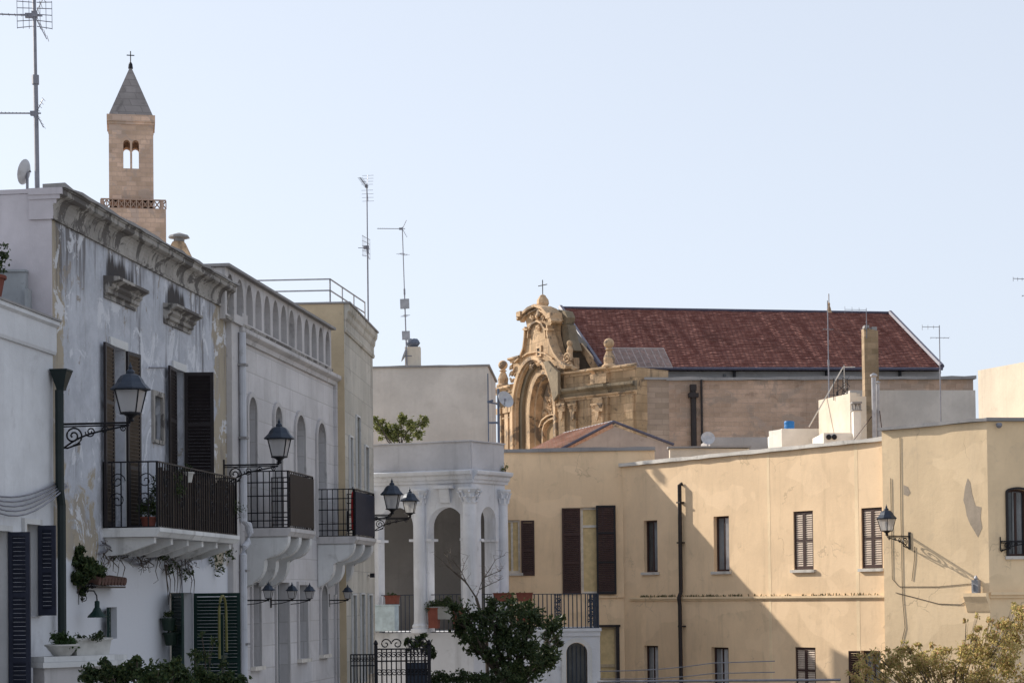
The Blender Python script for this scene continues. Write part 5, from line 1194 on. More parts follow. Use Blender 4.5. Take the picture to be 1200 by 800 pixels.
# pipes
fl = thing('flue_pipes', 'pair of tall galvanised flue pipes by the cream roof hut', 'flue', TR(*at(1025, 515, 54.0))); s_ = 54/F_PX
bm = NB(); tube(bm, [(0, 0, -1), (0, 0, 73*s_)], .065, 12); lathe(bm, [(.06, 0), (.1, .04), (.1, .08), (.03, .12)], 12, (0, 0, 73*s_)); add('flue', bm, MT['metal'], fl)
bm = NB(); tube(bm, [(5.5*s_, .1, -1), (5.5*s_, .1, 66*s_)], .05, 12); lathe(bm, [(.05, 0), (.085, .03), (.02, .08)], 12, (5.5*s_, .1, 66*s_)); add('flue', bm, MT['metal'], fl)
bm = NB(); tube(bm, [(-.02, 0, 30*s_), (-.55, .2, 0)], .012, 4); tube(bm, [(.15, 0, 34*s_), (.25, .1, 0)], .012, 4); add('stay', bm, MT['shut_brown'], fl)
bt_ = thing('water_drum', 'blue plastic drum on the whitewashed rooftop cabin', 'drum', TR(*at(925, 503, 59.6))); bm = NB(); lathe(bm, [(.14, -.1), (.15, 0), (.155, .1), (.15, .12), (.155, .22), (.14, .25), (.05, .26)], 16); add('drum', bm, MT['blue'], bt_)
for i, (px, py, Yd, r_, ang, lab) in enumerate(((829.5, 514, 61.5, .22, 30, 'small white satellite dish on the grey rooftop block'),)):
    M_ = TR(*at(px, py, Yd)); t = thing('satellite_dish', lab, 'satellite dish', M_, 'satellite dishes on the roofs')
    bm = NB(); lathe(bm, [(.001, 0), (r_*.5, .01), (r_, .06), (r_, .07), (r_*.5, .02)], 16); add('dish', bm, MT['dish'], t, M_ @ Matrix.Rotation(R(70), 4, 'X')); bm = NB(); tube(bm, [(0, .1, -.5), (0, .03, 0)], .02, 5); add('stand', bm, MT['metal_dark'], t)
def mast(px, y0, y1, Yd, lab, items, lean=0, r=.02):
    M_ = TR(*at(px, y0, Yd)); z0 = M_.translation.z; f = lambda y: at(px, y, Yd).z-z0+.3
    return antenna(M_ @ TR(0, 0, -.3), f(y1), lab, [(k, f(y), a_, s) for k, y, a_, s in items], r=r, lean=lean)
mast(972, 502, 352, 59.5, 'tall thin aerial mast crossing the red church roof near the ridge pinnacle', [('dipole', 386, R(185), .3)], r=.022)
mast(1102.5, 490, 381, 58, 'aerial mast with two side booms at the right end of the red roof', [('fork', 383, R(170), .55), ('dipole', 396, R(175), .55)], r=.02)
mast(1015.5, 386, 361, 66, 'small aerial standing on top of the tall stone chimney', [('fork', 363, R(180), .8), ('dipole', 386, R(190), .4)], r=.014)
mast(1205, 440, 322, 50, 'aerial partly cut off by the right edge of the picture', [('fork', 327, R(180), .38), ('dipole', 347, R(170), .25)])
lm = thing('roof_trellis', 'tangle of dark wire trellis on the cream roof hut', 'trellis', TR(*at(985, 461, 57.3))); s_ = 57.3/F_PX; bm = NB(); r_ = random.Random(4)
for i in range(34):
    p = (r_.uniform(-9, 9)*s_, r_.uniform(-.3, .3), r_.uniform(-4, 20)*s_); q = (p[0]+r_.uniform(-7, 7)*s_, p[1]+r_.uniform(-.2, .2), p[2]+r_.uniform(-6, 6)*s_); tube(bm, [p, q], .009, 4)
for k in (-8, -3, 3, 8): tube(bm, [(k*s_, 0, -8*s_), (k*s_, 0, 18*s_)], .012, 4)
add('wires', bm, MT['iron'], lm)
gp_ = thing('leaning_pole', 'pale leaning pole with a crossbar against the stone church wall', 'pole', TR(*at(948, 500, 57.8)))
bm = NB(); M_ = WM[gp_.name].translation
def L_(px, py): return tuple(at(px, py, 57.8)-M_)
tube(bm, [L_(948, 500), L_(988, 430)], .02, 5); tube(bm, [L_(988, 430), L_(1002, 430)], .015, 5); tube(bm, [L_(989, 428), L_(989.5, 455)], .015, 5); add('pole', bm, MT['palecap'], gp_)
# gabled house with the tiled slope
Yg = 64.0; ap = at(719, 499, Yg); lo = at(668, 524.5, Yg); hi = at(786, 524, Yg)
gh = thing('gabled_house', 'small grey gabled house with a pale tiled roof slope in front of the church', 'building', TR(ap.x, Yg, 0))
bm = NB(); P = [(lo.x-ap.x-.3, 0), (hi.x-ap.x+.1, 0), (hi.x-ap.x+.1, hi.z), (0, ap.z), (lo.x-ap.x, lo.z), (lo.x-ap.x-.3, lo.z-.1)]
a_ = [bm.verts.new((p[0], 0, p[1])) for p in P]; sh = Vector((-1.5, 4.5)); b_ = [bm.verts.new((p[0]+sh.x, sh.y, p[1])) for p in P]
bm.faces.new(a_); bm.faces.new(b_[::-1])
for i in range(len(P)): bm.faces.new((a_[i], b_[i], b_[(i+1)%len(P)], a_[(i+1)%len(P)]))
add('wall', bm, plaster('rosy_beige_render', (.46, .38, .33), dirt_amt=.3), gh)
bm = NB(); l3 = Vector((lo.x-ap.x, 0, lo.z)); t3 = Vector((0, 0, ap.z)); back = Vector((sh.x, sh.y, 0))
n_ = 16
for i in range(n_):
    o0 = back*(i/n_) + Vector((0, -.08, 0)); w3 = (back/n_)*.5
    tube(bm, [t3+o0+w3+Vector((0,0,.06)), l3+o0+w3+Vector((-.25,0,-.05))], .13, 6)
rf = add('roof', bm, MT['tile_pale'], gh)
bm = NB(); tube(bm, [l3+Vector((-.3, -.06, -.05)), t3+Vector((0, -.06, .14)), Vector((hi.x-ap.x+.1, -.06, hi.z+.08))], .05, 5); tube(bm, [t3+Vector((0,0,.12)), t3+back+Vector((0,0,.12))], .07, 6); add('verge', bm, MT['bluefl'], rf)

# ================================================================== baroque church
CH = thing('church', 'golden baroque church with a carved arched front and a long dark red tiled roof', 'church', TR(0, 85, 0))
RL = at(657, 361.5, 90); RR = at(1043, 367.5, 91.6); EL = at(704, 429, 82.5); ER = at(1104, 432, 84.0)
EL.z = ER.z = (EL.z+ER.z)/2
bl = RL*2-EL; br = RR*2-ER; bl.z = br.z = EL.z
zcl = at(900, 444, 82.8).z
bm = NB(); n = 38; m_ = 60
def strip(A0, A1, B0, B1, seed):
    rng = random.Random(seed); sag = [rng.uniform(-.035, .035) for _ in range(m_+1)]
    for i in range(n):
        t0 = i/n; t1 = (i+1)/n; ra_, rb2 = [], []; rc_ = []
        for k in range(m_+1):
            s0 = k/m_; a_ = A0.lerp(A1, s0); b_ = B0.lerp(B1, s0); j = sag[k]*(.4+.6*math.sin(math.pi*t0)) + rng.uniform(-.012, .012); up_ = Vector((0, 0, j)); l_ = Vector((0, 0, .06+rng.uniform(-.015, .015)))
            ra_.append(bm.verts.new(a_.lerp(b_, t0)+up_)); q_ = a_.lerp(b_, t1+.006)+up_; rb2.append(bm.verts.new(q_+l_)); rc_.append(bm.verts.new(q_-Vector((0, 0, .04))))
        for k in range(m_): bm.faces.new((ra_[k], rb2[k], rb2[k+1], ra_[k+1])); bm.faces.new((rb2[k], rc_[k], rc_[k+1], rb2[k+1]))
strip(RL, RR, EL, ER, 1); strip(RL, RR, bl, br, 2)
sh_ = Vector((0, 85, 0)); 
for v in bm.verts: v.co -= sh_
roof = add('roof', bm, MT['tile_red'], CH)
bm = NB(); up = Vector((0, 0, .1))
for p, q, r_ in ((RL, EL, .12), (RR, ER, .11)): tube(bm, [p-sh_+up*.6, q-sh_+up*.6], r_, 6)
tube(bm, [RL-sh_+up*.4, RR-sh_+up*.4], .07, 6); tube(bm, [EL-sh_+Vector((0,-.10,-.06)), ER-sh_+Vector((0,-.10,-.06))], .07, 6)
add('flashing', bm, MT['bluefl'], roof)
bm = NB(); e0 = EL-sh_; e1 = ER-sh_; r0_ = RL-sh_; r1_ = RR-sh_; B0_ = bl-sh_; B1_ = br-sh_
off = Vector((0, .35, 0))
P = [e0+off, e1+off, B1_, B0_]
lo_ = [bm.verts.new((p.x, p.y, 0)) for p in P]; hi_ = [bm.verts.new((p.x, p.y, e0.z-.12)) for p in P]; ra = bm.verts.new(r0_-up*1.5); rb_ = bm.verts.new(r1_-up*1.5)
for i in range(4):
    j = (i+1) % 4; bm.faces.new((lo_[i], lo_[j], hi_[j], hi_[i]))
bm.faces.new((hi_[3], hi_[0], ra)); bm.faces.new((hi_[1], hi_[2], rb_))
add('nave_wall', bm, MT['clere'], CH)
WS = Wall((e0.x-.0, e0.y+.30+85), (e1.x, e1.y+.30+85))
for px, nm in ((745, 0), (772.5, 0), (729, 0), (849, 1)):
    bm = NB(); r = WS.rect(px-3, px+3, 434, 442) if nm == 0 else WS.rect(px-1.5, px+1.5, 438, 441); box(bm, 0, r[1]-r[0], -.02, .05, 0, r[3]-r[2]); add('clerestory_window', bm, MT['glass'], CH, WS.M(r[0], r[2]))
bm = NB()
for px in (860, 968, 1054):
    u = WS.u(px, 440); box(bm, u-.05, u+.05, -.16, -.0, zcl-1, WS.z(px, 432))
add('roof_downpipe', bm, MT['iron'], CH, WS.M(0, 0))
# aisle wall of stone blocks
x0 = at(745, 480, 80.0); x1 = at(784, 480, 80.2); x2 = at(1141, 480, 81.0)
w1 = Wall(x0[:2], x1[:2]); w2 = Wall(x1[:2], x2[:2])
za0 = w1.z(765, 445); zA0, zA1 = w2.z(785, 443), w2.z(1141, 447)
bm = NB(); box(bm, 0, w1.len, 0, 2.4, 0, za0); add('aisle_wall', bm, MT['brown_pale'], CH, w1.M(0, 0))
bm = NB(); v = box(bm, 0, w2.len, 0.002, 2.2, 0, zA0); 
for q in (v[5], v[6]): q.co.z = (zA0+zA1)/2
for q in (v[4], v[7]): q.co.z = (zA0+zA1)/2
add('aisle_wall', bm, MT['brown'], CH, w2.M(0, 0))
zA = (zA0+zA1)/2
bm = NB(); wavy(bm, -.1, w2.len+.1, -.12, 2.3, zA+.002, zA+.12, .03, .5, 8); add('aisle_coping', bm, MT['greyroof'], CH, w2.M(0, 0))
bm = NB(); box(bm, -.05, w1.len+.0, -.10, 2.5, za0+.002, za0+.1); add('aisle_coping', bm, MT['greyroof'], CH, w1.M(0, 0))
bm = NB(); tube(bm, [(w1.u(784), -.1, 0), (w1.u(784), -.1, za0)], .05, 6); u = w2.u(812, 480); tube(bm, [(u, -.14, 0), (u, -.14, w2.z(812, 464)), (u-.03, -.14, w2.z(812, 451))], .12, 8); box(bm, u-.12, u+.12, -.28, 0, w2.z(812, 458), w2.z(812, 451)); box(bm, u-.2, u+.2, -.3, 0, w2.z(812, 466), w2.z(812, 461)); add('aisle_downpipe', bm, MT['pipe_black'], CH, w2.M(0, 0))
bm = NB(); r = w1.rect(757, 781, 498, 530); box(bm, r[0], r[1], -.03, -.002, r[2], r[3]); add('patched_bay', bm, MT['brown_pale'], CH, w1.M(0, 0))
# lattice of roof glazing over the aisle
WL_ = Wall(at(719, 418, 81.2)[:2], at(788, 418, 81.6)[:2])
bm = NB(); zl0, zl1 = WL_.z(750, 430), WL_.z(750, 406); nL = 9
for i in range(nL+1):
    u = WL_.len*i/nL; sk = .35
    tube(bm, [(u, -.0, zl0), (u-.25, .5, zl1)], .018, 4)
for k in (0, 4): z = zl0+(zl1-zl0)*k/4; tube(bm, [(-.25*k/4, .5*k/4, z), (WL_.len-.25*k/4, .5*k/4, z)], .018, 4)
lt = add('roof_lattice', bm, simple('pale_lattice', (.42, .38, .37), .6), CH, WL_.M(0, 0))
bm = NB()
for i in range(nL):
    for j in range(16):
        zq0 = (j+.15)/16; u0 = WL_.len*i/nL; tube(bm, [(u0-.25*zq0, .5*zq0, zl0+(zl1-zl0)*zq0), (u0+WL_.len/nL-.25*zq0, .5*zq0, zl0+(zl1-zl0)*zq0)], .020, 4)
o = add('lattice_slats', bm, simple('grey_slats', (.34, .28, .27), .6), lt); 
# ---- carved front: P1 with the great arch, P2 the right-hand wing
f0 = at(578, 480, 89.0); f1 = at(658, 480, 82.6); f2 = at(746, 480, 79.6)
W1 = Wall(f0[:2], f1[:2]); W2 = Wall(f1[:2], f2[:2])
def U1(px, py=460): return W1.u(px, py)
def earc(px, py, rx, ry, a0=180, a1=0, n=26): return [(px+rx*math.cos(R(a0+(a1-a0)*i/n)), py-ry*math.sin(R(a0+(a1-a0)*i/n))) for i in range(n+1)]
def drop(loop, z=0.0):
    """run the two legs of an arch outline down to the ground"""
    return [(loop[0][0], z)] + loop + [(loop[-1][0], z)]
def arch1(cx, rx, top, spring): return drop([W1.uz(x, y) for x, y in earc(cx, spring, rx, spring-top)], .5)
def band(bm, w, pts, wpx, y0, t):
    """crisp moulding following a line traced on wall w, wpx picture units wide"""
    P = [Vector(w.uz(*p)) for p in pts]; h = wpx*.5*82/F_PX; L_, R_ = [], []
    for i, p in enumerate(P):
        d = (P[min(i+1, len(P)-1)]-P[max(i-1, 0)]).normalized(); nn = Vector((-d.y, d.x)); L_.append(p+nn*h); R_.append(p-nn*h)
    for i in range(len(P)-1): prism_xz(bm, [tuple(L_[i]), tuple(L_[i+1]), tuple(R_[i+1]), tuple(R_[i])], y0, y0+t)
out1 = [(586, 500), (586, 470), (583, 462), (583, 456), (603, 452), (604, 442), (601, 440), (600, 424), (606, 422), (613, 417), (616, 402), (618, 388), (617, 380), (615, 372), (620, 365), (627, 360), (633, 358), (640, 361), (646, 367), (648, 375), (645, 381), (645, 392), (648, 405), (652, 416), (658, 424), (661, 430), (661, 500)]
loop = drop([W1.uz(x, y) for x, y in out1])
bm = NB(); panel(bm, loop, [arch1(629, 23.5, 423, 486)], 0, .5); add('front_wall', bm, MT['gold'], CH, W1.M(0, 0))
bm = NB(); box(bm, U1(604), U1(657), .66, .9, 0, W1.z(630, 425)); add('niche_back', bm, MT['gold_plain'], CH, W1.M(0, 0))
ga = None
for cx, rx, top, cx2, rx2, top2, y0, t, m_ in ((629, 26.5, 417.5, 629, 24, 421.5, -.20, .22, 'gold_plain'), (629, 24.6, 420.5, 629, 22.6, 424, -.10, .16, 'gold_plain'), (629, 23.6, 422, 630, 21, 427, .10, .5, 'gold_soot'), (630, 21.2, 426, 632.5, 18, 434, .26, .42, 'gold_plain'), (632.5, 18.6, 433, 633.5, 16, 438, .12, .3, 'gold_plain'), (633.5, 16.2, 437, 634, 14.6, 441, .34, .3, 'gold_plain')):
    bm = NB(); sp = 486
    o1 = arch1(cx, rx, top, sp); o2 = arch1(cx2, rx2, top2, sp); ring = o1 + [(p[0], max(p[1], .5)) for p in reversed(o2)]
    for i in range(len(o1)-1): prism_xz(bm, [o1[i], o1[i+1], o2[i+1], o2[i]], y0, y0+t)
    if ga is None: ga = add('great_arch', bm, MT[m_], CH, W1.M(0, 0))
    else: add('archivolt', bm, MT[m_], ga, W1.M(0, 0))
# pediment: curved cap, inner hood, flanking scrolls and string lines
bm = NB()
band(bm, W1, [(611.5, 375), (614, 369), (618, 367), (624, 361.5), (632, 358), (640, 361), (645, 367), (649, 370), (652, 377)], 3.2, -.26, .5)
band(bm, W1, [(613, 377), (617, 371), (624, 366), (632, 362), (639, 366), (644, 372), (649, 377)], 2.0, -.14, .2)
band(bm, W1, [(621, 396), (622, 385), (626, 379), (632, 376), (637, 379), (641, 386), (642, 396)], 2.2, -.13, .2)
band(bm, W1, [(618, 383), (617.5, 395), (616, 408), (612, 418), (606, 424)], 2.6, -.15, .3)
band(bm, W1, [(645, 381), (645, 392), (648, 404), (653, 415), (660, 424), (667, 430)], 3.0, -.18, .4)
band(bm, W1, [(617, 386), (622, 386)], 2, -.2, .3); band(bm, W1, [(641, 386), (647, 386)], 2, -.2, .3)
band(bm, W1, [(614, 418), (620, 414), (630, 412), (640, 414), (649, 420)], 1.8, -.10, .2)
box(bm, U1(612.5, 370), U1(617, 370), -.32, .3, W1.z(616, 371), W1.z(616, 365)); box(bm, U1(646, 370), U1(651, 370), -.28, .3, W1.z(649, 373), W1.z(649, 367))
add('pediment', bm, MT['gold_plain'], CH, W1.M(0, 0))
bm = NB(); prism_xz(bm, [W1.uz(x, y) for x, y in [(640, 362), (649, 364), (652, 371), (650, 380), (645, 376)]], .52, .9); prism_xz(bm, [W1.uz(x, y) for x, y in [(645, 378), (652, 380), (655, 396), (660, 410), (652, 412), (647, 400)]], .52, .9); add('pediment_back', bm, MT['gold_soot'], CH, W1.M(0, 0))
q = W1.uz(632.5, 361); bm = NB(); lathe(bm, [(.30, -.3), (.27, .0), (.20, .05), (.27, .2), (.25, .36), (.15, .5), (.12, .56), (.03, .6)], 8, (q[0], .15, q[1])); cb = add('crowning_block', bm, MT['gold_plain'], CH, W1.M(0, 0))
bm = NB(); zc_ = q[1]+.55; tube(bm, [(q[0], .15, zc_), (q[0], .15, zc_+.68)], .022, 5); tube(bm, [(q[0]-.28, .08, zc_+.45), (q[0]+.28, .22, zc_+.45)], .022, 5); add('cross', bm, MT['iron'], cb)
r = W1.rect(631, 634, 408, 416); bm = NB(); panel(bm, rloop((r[0]-.14, r[1]+.14, r[2]-.08, r[3]+.1)), [rloop(r)], -.07, .065); fw_ = add('pediment_window', bm, MT['gold_plain'], CH, W1.M(0, 0))
bm = NB(); box(bm, r[0], r[1], -.03, -.01, r[2], r[3]); add('pane', bm, MT['shut_dark'], fw_)
def ledge(w, u0, u1, z, out, h, nm='ledge', par=CH, mat=None):
    bm = NB(); mould(bm, [(0, z-h), (out*.25, z-h), (out*.35, z-h*.6), (out*.75, z-h*.45), (out, z-h*.3), (out, z), (0, z+.05)], u0, u1); return add(nm, bm, mat or MT['gold_plain'], par, w.M(0, 0))
ledge(W1, U1(582), U1(603), W1.z(592, 453), .24, .3); ledge(W1, U1(585), U1(603), W1.z(592, 470), .2, .22, mat=MT['gold_soot']); ledge(W1, U1(599, 424), U1(612, 418), W1.z(606, 418), .2, .22)
ledge(W1, U1(585), U1(603), W1.z(600, 488), .12, .14)
for a_, b_ in ((586, 590), (594, 598), (600, 603)):
    bm = NB(); box(bm, U1(a_), U1(b_), -.14, -.002, 0, W1.z(600, 476)); box(bm, U1(a_)-.06, U1(b_)+.06, -.2, -.141, W1.z(600, 483), W1.z(600, 476)); add('pilaster', bm, MT['gold_plain'], CH, W1.M(0, 0))
def relief(w, spots, out, seed, nm='carved_relief', par=CH, rmin=.05, rmax=.10, k=10):
    rng = random.Random(seed); bm = NB()
    for px, py, r in spots:
        for i in range(k):
            u, z = w.uz(px+rng.uniform(-1, 1)*r, py+rng.uniform(-1, 1)*r); rr = rng.uniform(rmin, rmax)
            m4 = TR(u, -out, z) @ Matrix.Rotation(rng.uniform(0, 6), 4, 'Y') @ Matrix.Diagonal((rr*rng.uniform(.8, 2.4), rr*.8, rr*.6, 1))
            bmesh.ops.create_icosphere(bm, subdivisions=1, radius=1, matrix=m4)
        tube(bm, [(x_, -out-.04, z_) for x_, _, z_ in spiral(*w.uz(px, py), r*.030, 1.2, rng.uniform(0, 6), 14)], .032, 4)
    return add(nm, bm, MT['gold_plain'], par, w.M(0, 0))
relief(W1, [(634, 452, 3), (630, 458, 3), (638, 458, 3), (634, 464, 4), (628, 466, 3), (640, 466, 3), (634, 472, 4), (629, 476, 3), (640, 476, 3), (634, 480, 3), (624, 484, 2), (645, 484, 2), (634, 446, 2)], -.60, 5, k=14)
relief(W1, [(632, 371, 2.5), (626, 372, 2), (638, 372, 2), (632, 384, 2), (631, 424, 2.5), (634, 424, 2.5), (625, 429, 2), (640, 430, 2)], .06, 7, k=9)
relief(W1, [(602, 430, 1.6), (602, 438, 1.6), (603, 446, 1.4)], .12, 6, k=9)
# inner doorway with a shaped head
bm = NB(); band(bm, W1, [(625, 525), (625, 503), (627, 496), (632, 491), (638, 489), (644, 491), (649, 497), (651, 504), (651, 525)], 2.6, .42, .24); band(bm, W1, [(623, 500), (626, 492), (632, 487), (638, 485), (645, 487), (650, 492), (653, 499)], 1.8, .34, .3)
sn = add('inner_doorway', bm, MT['gold_plain'], CH, W1.M(0, 0))
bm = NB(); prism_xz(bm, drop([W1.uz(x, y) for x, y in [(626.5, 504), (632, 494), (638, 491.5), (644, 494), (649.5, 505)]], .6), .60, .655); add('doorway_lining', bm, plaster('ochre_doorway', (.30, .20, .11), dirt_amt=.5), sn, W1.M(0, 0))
bm = NB(); box(bm, U1(641.5, 510), U1(648.5, 510), .58, .599, 0, W1.z(646, 501)); add('door', bm, MT['shut_dark'], sn, W1.M(0, 0))  # plain dark strip over the right part of the lining
# sooty buttress to the right of the arch
bm = NB(); prism_xz(bm, [W1.uz(x, y) for x, y in [(645, 424), (650, 423), (656, 430), (662, 436), (662, 462), (657, 470), (655, 462), (652, 446)]], -.34, -.205); add('sooty_buttress', bm, MT['gold_soot'], CH, W1.M(0, 0))
# the wing
L2 = W2.len; zt = (W2.z(661, 434)+W2.z(740, 430))/2; ze = (W2.z(655, 457)+W2.z(744, 447))/2
bm = NB(); box(bm, 0, L2, 0, 2.0, 0, zt-.12); add('wing_wall', bm, MT['gold'], CH, W2.M(0, 0))
ledge(W2, 0, L2+.03, zt, .16, .2, 'wing_coping'); ledge(W2, 0, L2+.06, ze, .30, .34, 'wing_entablature', mat=MT['gold_soot']); ledge(W2, 0, L2+.03, ze-.36, .12, .16, 'wing_architrave')
ledge(W2, W2.u(697)-.05, W2.u(716)+.05, ze+.003, .44, .36, 'wing_entablature', mat=MT['gold_soot']); ledge(W2, W2.u(697)-.05, W2.u(716)+.05, zt+.01, .30, .24, 'wing_coping')
for a_, b_, o in ((658, 665, .12), (671.5, 678.5, .12), (697, 716, .14), (701, 712, .24), (737, 745, .12)):
    bm = NB(); box(bm, W2.u(a_), W2.u(b_), -o, -.002, 0, ze-.52); add('wing_pilaster', bm, MT['gold'], CH, W2.M(0, 0))
for a_, b_, o in ((657.5, 665.5, .20), (671, 679, .20), (700.5, 712.5, .34)):
    bm = NB(); uA_, uB_ = W2.u(a_, 480), W2.u(b_, 480); zc1_ = W2.z((a_+b_)/2, 473); c_ = (uA_+uB_)/2
    box(bm, uA_-.04, uB_+.04, -o-.07, -o+.0, zc1_-.07, zc1_); box(bm, uA_, uB_, -o-.02, -o+.05, zc1_-.34, zc1_-.072)
    for sg in (-1, 1): tube(bm, [(x_, -o-.05, z_) for x_, _, z_ in spiral(c_+sg*(uB_-uA_)*.36, zc1_-.16, .075, 1.3, 0 if sg > 0 else math.pi, 12, sgn=sg)], .028, 4)
    prism_xz(bm, [(c_-.10, zc1_-.34), (c_+.10, zc1_-.34), (c_+.07, zc1_-.62), (c_, zc1_-.72), (c_-.07, zc1_-.62)], -o-.05, -o+.02)
    add('wing_capital', bm, MT['gold_plain'], CH, W2.M(0, 0))
bm = NB(); box(bm, W2.u(697), W2.u(716), -.2, -.0, ze+.06, zt-.24); add('attic_block', bm, MT['gold_plain'], CH, W2.M(0, 0))
relief(W2, [(706, 508, 3.5), (707, 516, 3)], .3, 10, k=9)
# shoulder wall behind the scroll, volute
shp = [(646, 372), (655, 374), (662, 388), (674, 402), (688, 420), (694, 434), (660, 434), (652, 416), (648, 400)]
Wb = W2.off(-1.6); bm = NB(); prism_xz(bm, [Wb.uz(x, y) for x, y in shp], 0, .8); add('gable_shoulder', bm, plaster('sooty_stone', (.22, .19, .16), dirt=(.08, .075, .07), dirt_amt=.6, streak=.6, blocks=(.6, .3, .012)), CH, Wb.M(0, 0))
bm = NB(); prism_xz(bm, [Wb.uz(x, y) for x, y in [(679, 404), (683, 402), (704, 428), (704, 434), (697, 434)]], -.15, -.02); add('verge_stone', bm, MT['gold_plain'], CH, Wb.M(0, 0))
bm = NB(); cu, cz_ = W2.uz(667, 420); tube(bm, [(x_, -.12, z_) for x_, _, z_ in spiral(cu, cz_, .26, 1.8, -math.pi/2, 30)], .05, 6); lathe(bm, [(.16, -.3), (.12, -.1), (.14, .1), (.08, .25), (.13, .36), (.11, .46), (.04, .5)], 9, (cu-.05, .1, cz_+.28)); band(bm, W2, [(657, 430), (664, 431), (672, 430), (677, 433)], 3, -.2, .25); add('volute', bm, MT['gold_plain'], CH, W2.M(0, 0))
def urn(w, px, yb, yt):
    u, z0 = w.uz(px, yb); z1 = w.z(px, yt); H = z1-z0; bm = NB()
    lathe(bm, [(H*.26, 0), (H*.26, H*.05), (H*.18, H*.12), (H*.20, H*.3), (H*.12, H*.5), (H*.09, H*.56), (H*.15, H*.60), (H*.09, H*.64)] + [(H*.18*math.cos(R(a)), H*.82+H*.18*math.sin(R(a))) for a in range(-60, 91, 15)], 14, (u, .05, z0))
    add('ball_finial', bm, MT['gold_plain'], CH, w.M(0, 0))
urn(W1, 588.5, 453, 422); urn(W2, 713, 430, 396)
# pinnacle on the ridge
pM = at(971.5, 368, 91.3); s_ = 91.3/F_PX
pn = thing('ridge_pinnacle', 'small stone pinnacle standing on the red church ridge', 'pinnacle', TR(*pM)); bm = NB(); lathe(bm, [(5*s_, -.5), (5*s_, .0), (3*s_, 3*s_), (2.2*s_, 7*s_), (1.2*s_, 10*s_), (1.6*s_, 12*s_), (.6*s_, 14*s_)], 8); add('spire', bm, MT['gold_plain'], pn)
bm = NB(); tube(bm, [(0, 0, 13*s_), (0, 0, 24*s_)], .03, 5); add('rod', bm, MT['metal'], pn)
# tall stone chimney
b0 = at(1022, 446, 66); t1 = at(1014, 384, 66); t2 = at(1029, 384, 66); s_ = 66/F_PX
tc_ = thing('chimney', 'tall weathered stone chimney in front of the red church roof', 'chimney', TR(b0.x, 66, 0), 'chimneys on the roofs'); bm = NB(); H = t1.z
v = box(bm, -8.5*s_, 8*s_, 0, .5, 0, H-.1); [setattr(q.co, 'z', H-.0) for q in (v[4], v[7])]; add('stack', bm, plaster('chimney_stone', (.40, .29, .19), dirt=(.15, .12, .09), dirt_amt=.6, var=.2, blocks=(.3, .2, .015), bvar=.2), tc_)
bm = NB(); box(bm, -8.5*s_+.03, -2*s_, .05, .45, H, H+.1); box(bm, 1*s_, 7*s_, .05, .45, H-.08, H+.04); add('cap', bm, MT['greyroof'], tc_)

# ================================================================== bell tower of the cathedral
YT = 190.0; s_ = YT/F_PX
tM = at(154, 240, YT); tw = thing('bell_tower', 'tall pinkish stone bell tower with a grey pyramid spire and twin arched openings', 'tower', TR(tM.x, YT, 0) @ Matrix.Rotation(R(11), 4, 'Z'))
hz = 25.5*s_; zl = at(154, 251, YT).z; zb = at(154, 239.5, YT).z; zk = at(154, 141, YT).z; zap = at(152, 77, YT).z
rr = ( -3.3*s_, 4.0*s_, at(154, 203, YT).z, at(154, 170, YT).z)
two = [(-9*s_, -1.2*s_, rr[2], rr[3]), (1.2*s_, 9*s_, rr[2], rr[3])]
for k in range(4):
    bm = NB(); Mk = WM[tw.name] @ TR(0, 0, 0) @ Matrix.Rotation(R(90*k), 4, 'Z') @ TR(0, -hz, 0)
    panel(bm, [(-hz+.002, zb), (hz-.002, zb), (hz-.002, zk), (-hz+.002, zk)], [aloop(r) for r in two], .001*k, 1.0); add('belfry_wall', bm, MT['tower'], tw, Mk)
bm = NB(); lathe(bm, [(.9*s_, rr[2]-0), (.9*s_, rr[3]-4*s_), (1.5*s_, rr[3]-3*s_)], 10, (0, -hz+.5, 0)); lathe(bm, [(.9*s_, rr[2]-0), (.9*s_, rr[3]-4*s_)], 10, (0, hz-.5, 0)); add('window_column', bm, MT['tower'], tw)
bm = NB(); h2 = hz+1.6*s_; box(bm, -h2, h2, -h2, h2, zk-11*s_, zk-3*s_) if False else None
for k, (e, a_, b_) in enumerate(((2.2, zk-8*s_, zk+.0*s_), (1.0, zk-11*s_, zk-8.0*s_))): box(bm, -hz-e*s_, hz+e*s_, -hz-e*s_, hz+e*s_, a_, b_)
add('cornice', bm, MT['tower'], tw)
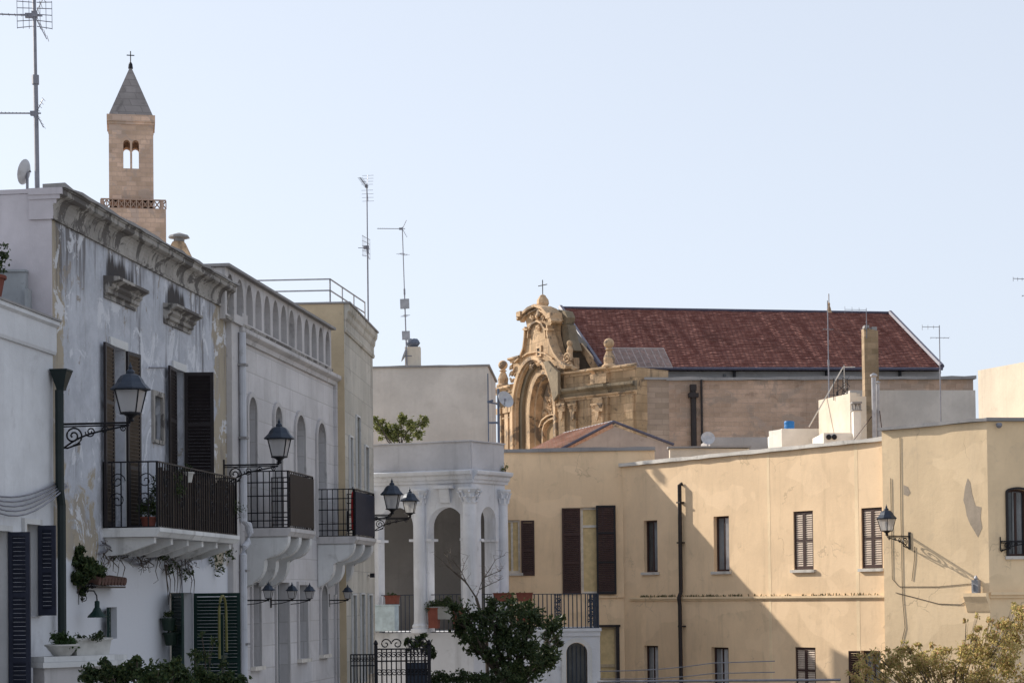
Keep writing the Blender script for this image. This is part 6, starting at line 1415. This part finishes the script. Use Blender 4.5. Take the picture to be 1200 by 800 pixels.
bm = NB(); h3 = hz-.3*s_; a_ = [bm.verts.new(p) for p in ((-h3, -h3, zk+.02), (h3, -h3, zk+.02), (h3, h3, zk+.02), (-h3, h3, zk+.02))]; ap_ = bm.verts.new((0, 0, zap))
for i in range(4): bm.faces.new((a_[i], a_[(i+1)%4], ap_))
bm.faces.new(a_[::-1]); sp = add('spire', bm, MT['slate'], tw)
bm = NB(); tube(bm, [(0,0,zap-.2), (0,0,zap+17*s_)], .055, 5); tube(bm, [(-4.5*s_, 0, zap+12*s_), (4.5*s_, 0, zap+12*s_)], .055, 5); lathe(bm, [(.25, -.3), (.2, .1), (.1, .3)], 8, (0, 0, zap)); add('cross', bm, MT['iron'], sp)
bm = NB(); wl_ = 39.5*s_
cx0 = 4.5*s_
box(bm, -wl_+cx0, wl_-.0, -hz-7*s_, hz+7*s_, 0, zl); add('lower_stage', bm, MT['tower'], tw)
bm = NB(); x0_, x1_ = -wl_+cx0, wl_
def balu(bm, xa, xb, M4):
    n_ = max(3, int((xb-xa)/(6.5*s_)))
    st = len(bm.verts); box(bm, xa, xb, 0, .3, zb-1.2*s_, zb); box(bm, xa, xb, 0, .3, zl, zl+1.0*s_)
    for i in range(n_+1):
        x = xa+(xb-xa)*i/n_; box(bm, x-.6*s_, x+.6*s_, .02, .28, zl+1.0*s_, zb-1.2*s_)
        if i < n_: q = (xb-xa)/n_; tube(bm, [(x, .15, zl+1.2*s_), (x+q, .15, zb-1.3*s_)], .06, 4); tube(bm, [(x, .15, zb-1.3*s_), (x+q, .15, zl+1.2*s_)], .06, 4)
    bm.verts.ensure_lookup_table()
    for v_ in bm.verts[st:]: v_.co = M4 @ v_.co
balu(bm, x0_, x1_, TR(0, -hz-7*s_, 0)); balu(bm, x0_, x1_, TR(0, hz+6*s_, 0)); balu(bm, -hz-6*s_, hz+6*s_, TR(x1_-.2, 0, 0) @ Matrix.Rotation(R(90), 4, 'Z')); balu(bm, -hz-6*s_, hz+6*s_, TR(x0_+.3, 0, 0) @ Matrix.Rotation(R(90), 4, 'Z'))
add('balustrade', bm, plaster('dark_pinkish_stone', (.42, .30, .24), dirt_amt=.4, scale=.4), tw)
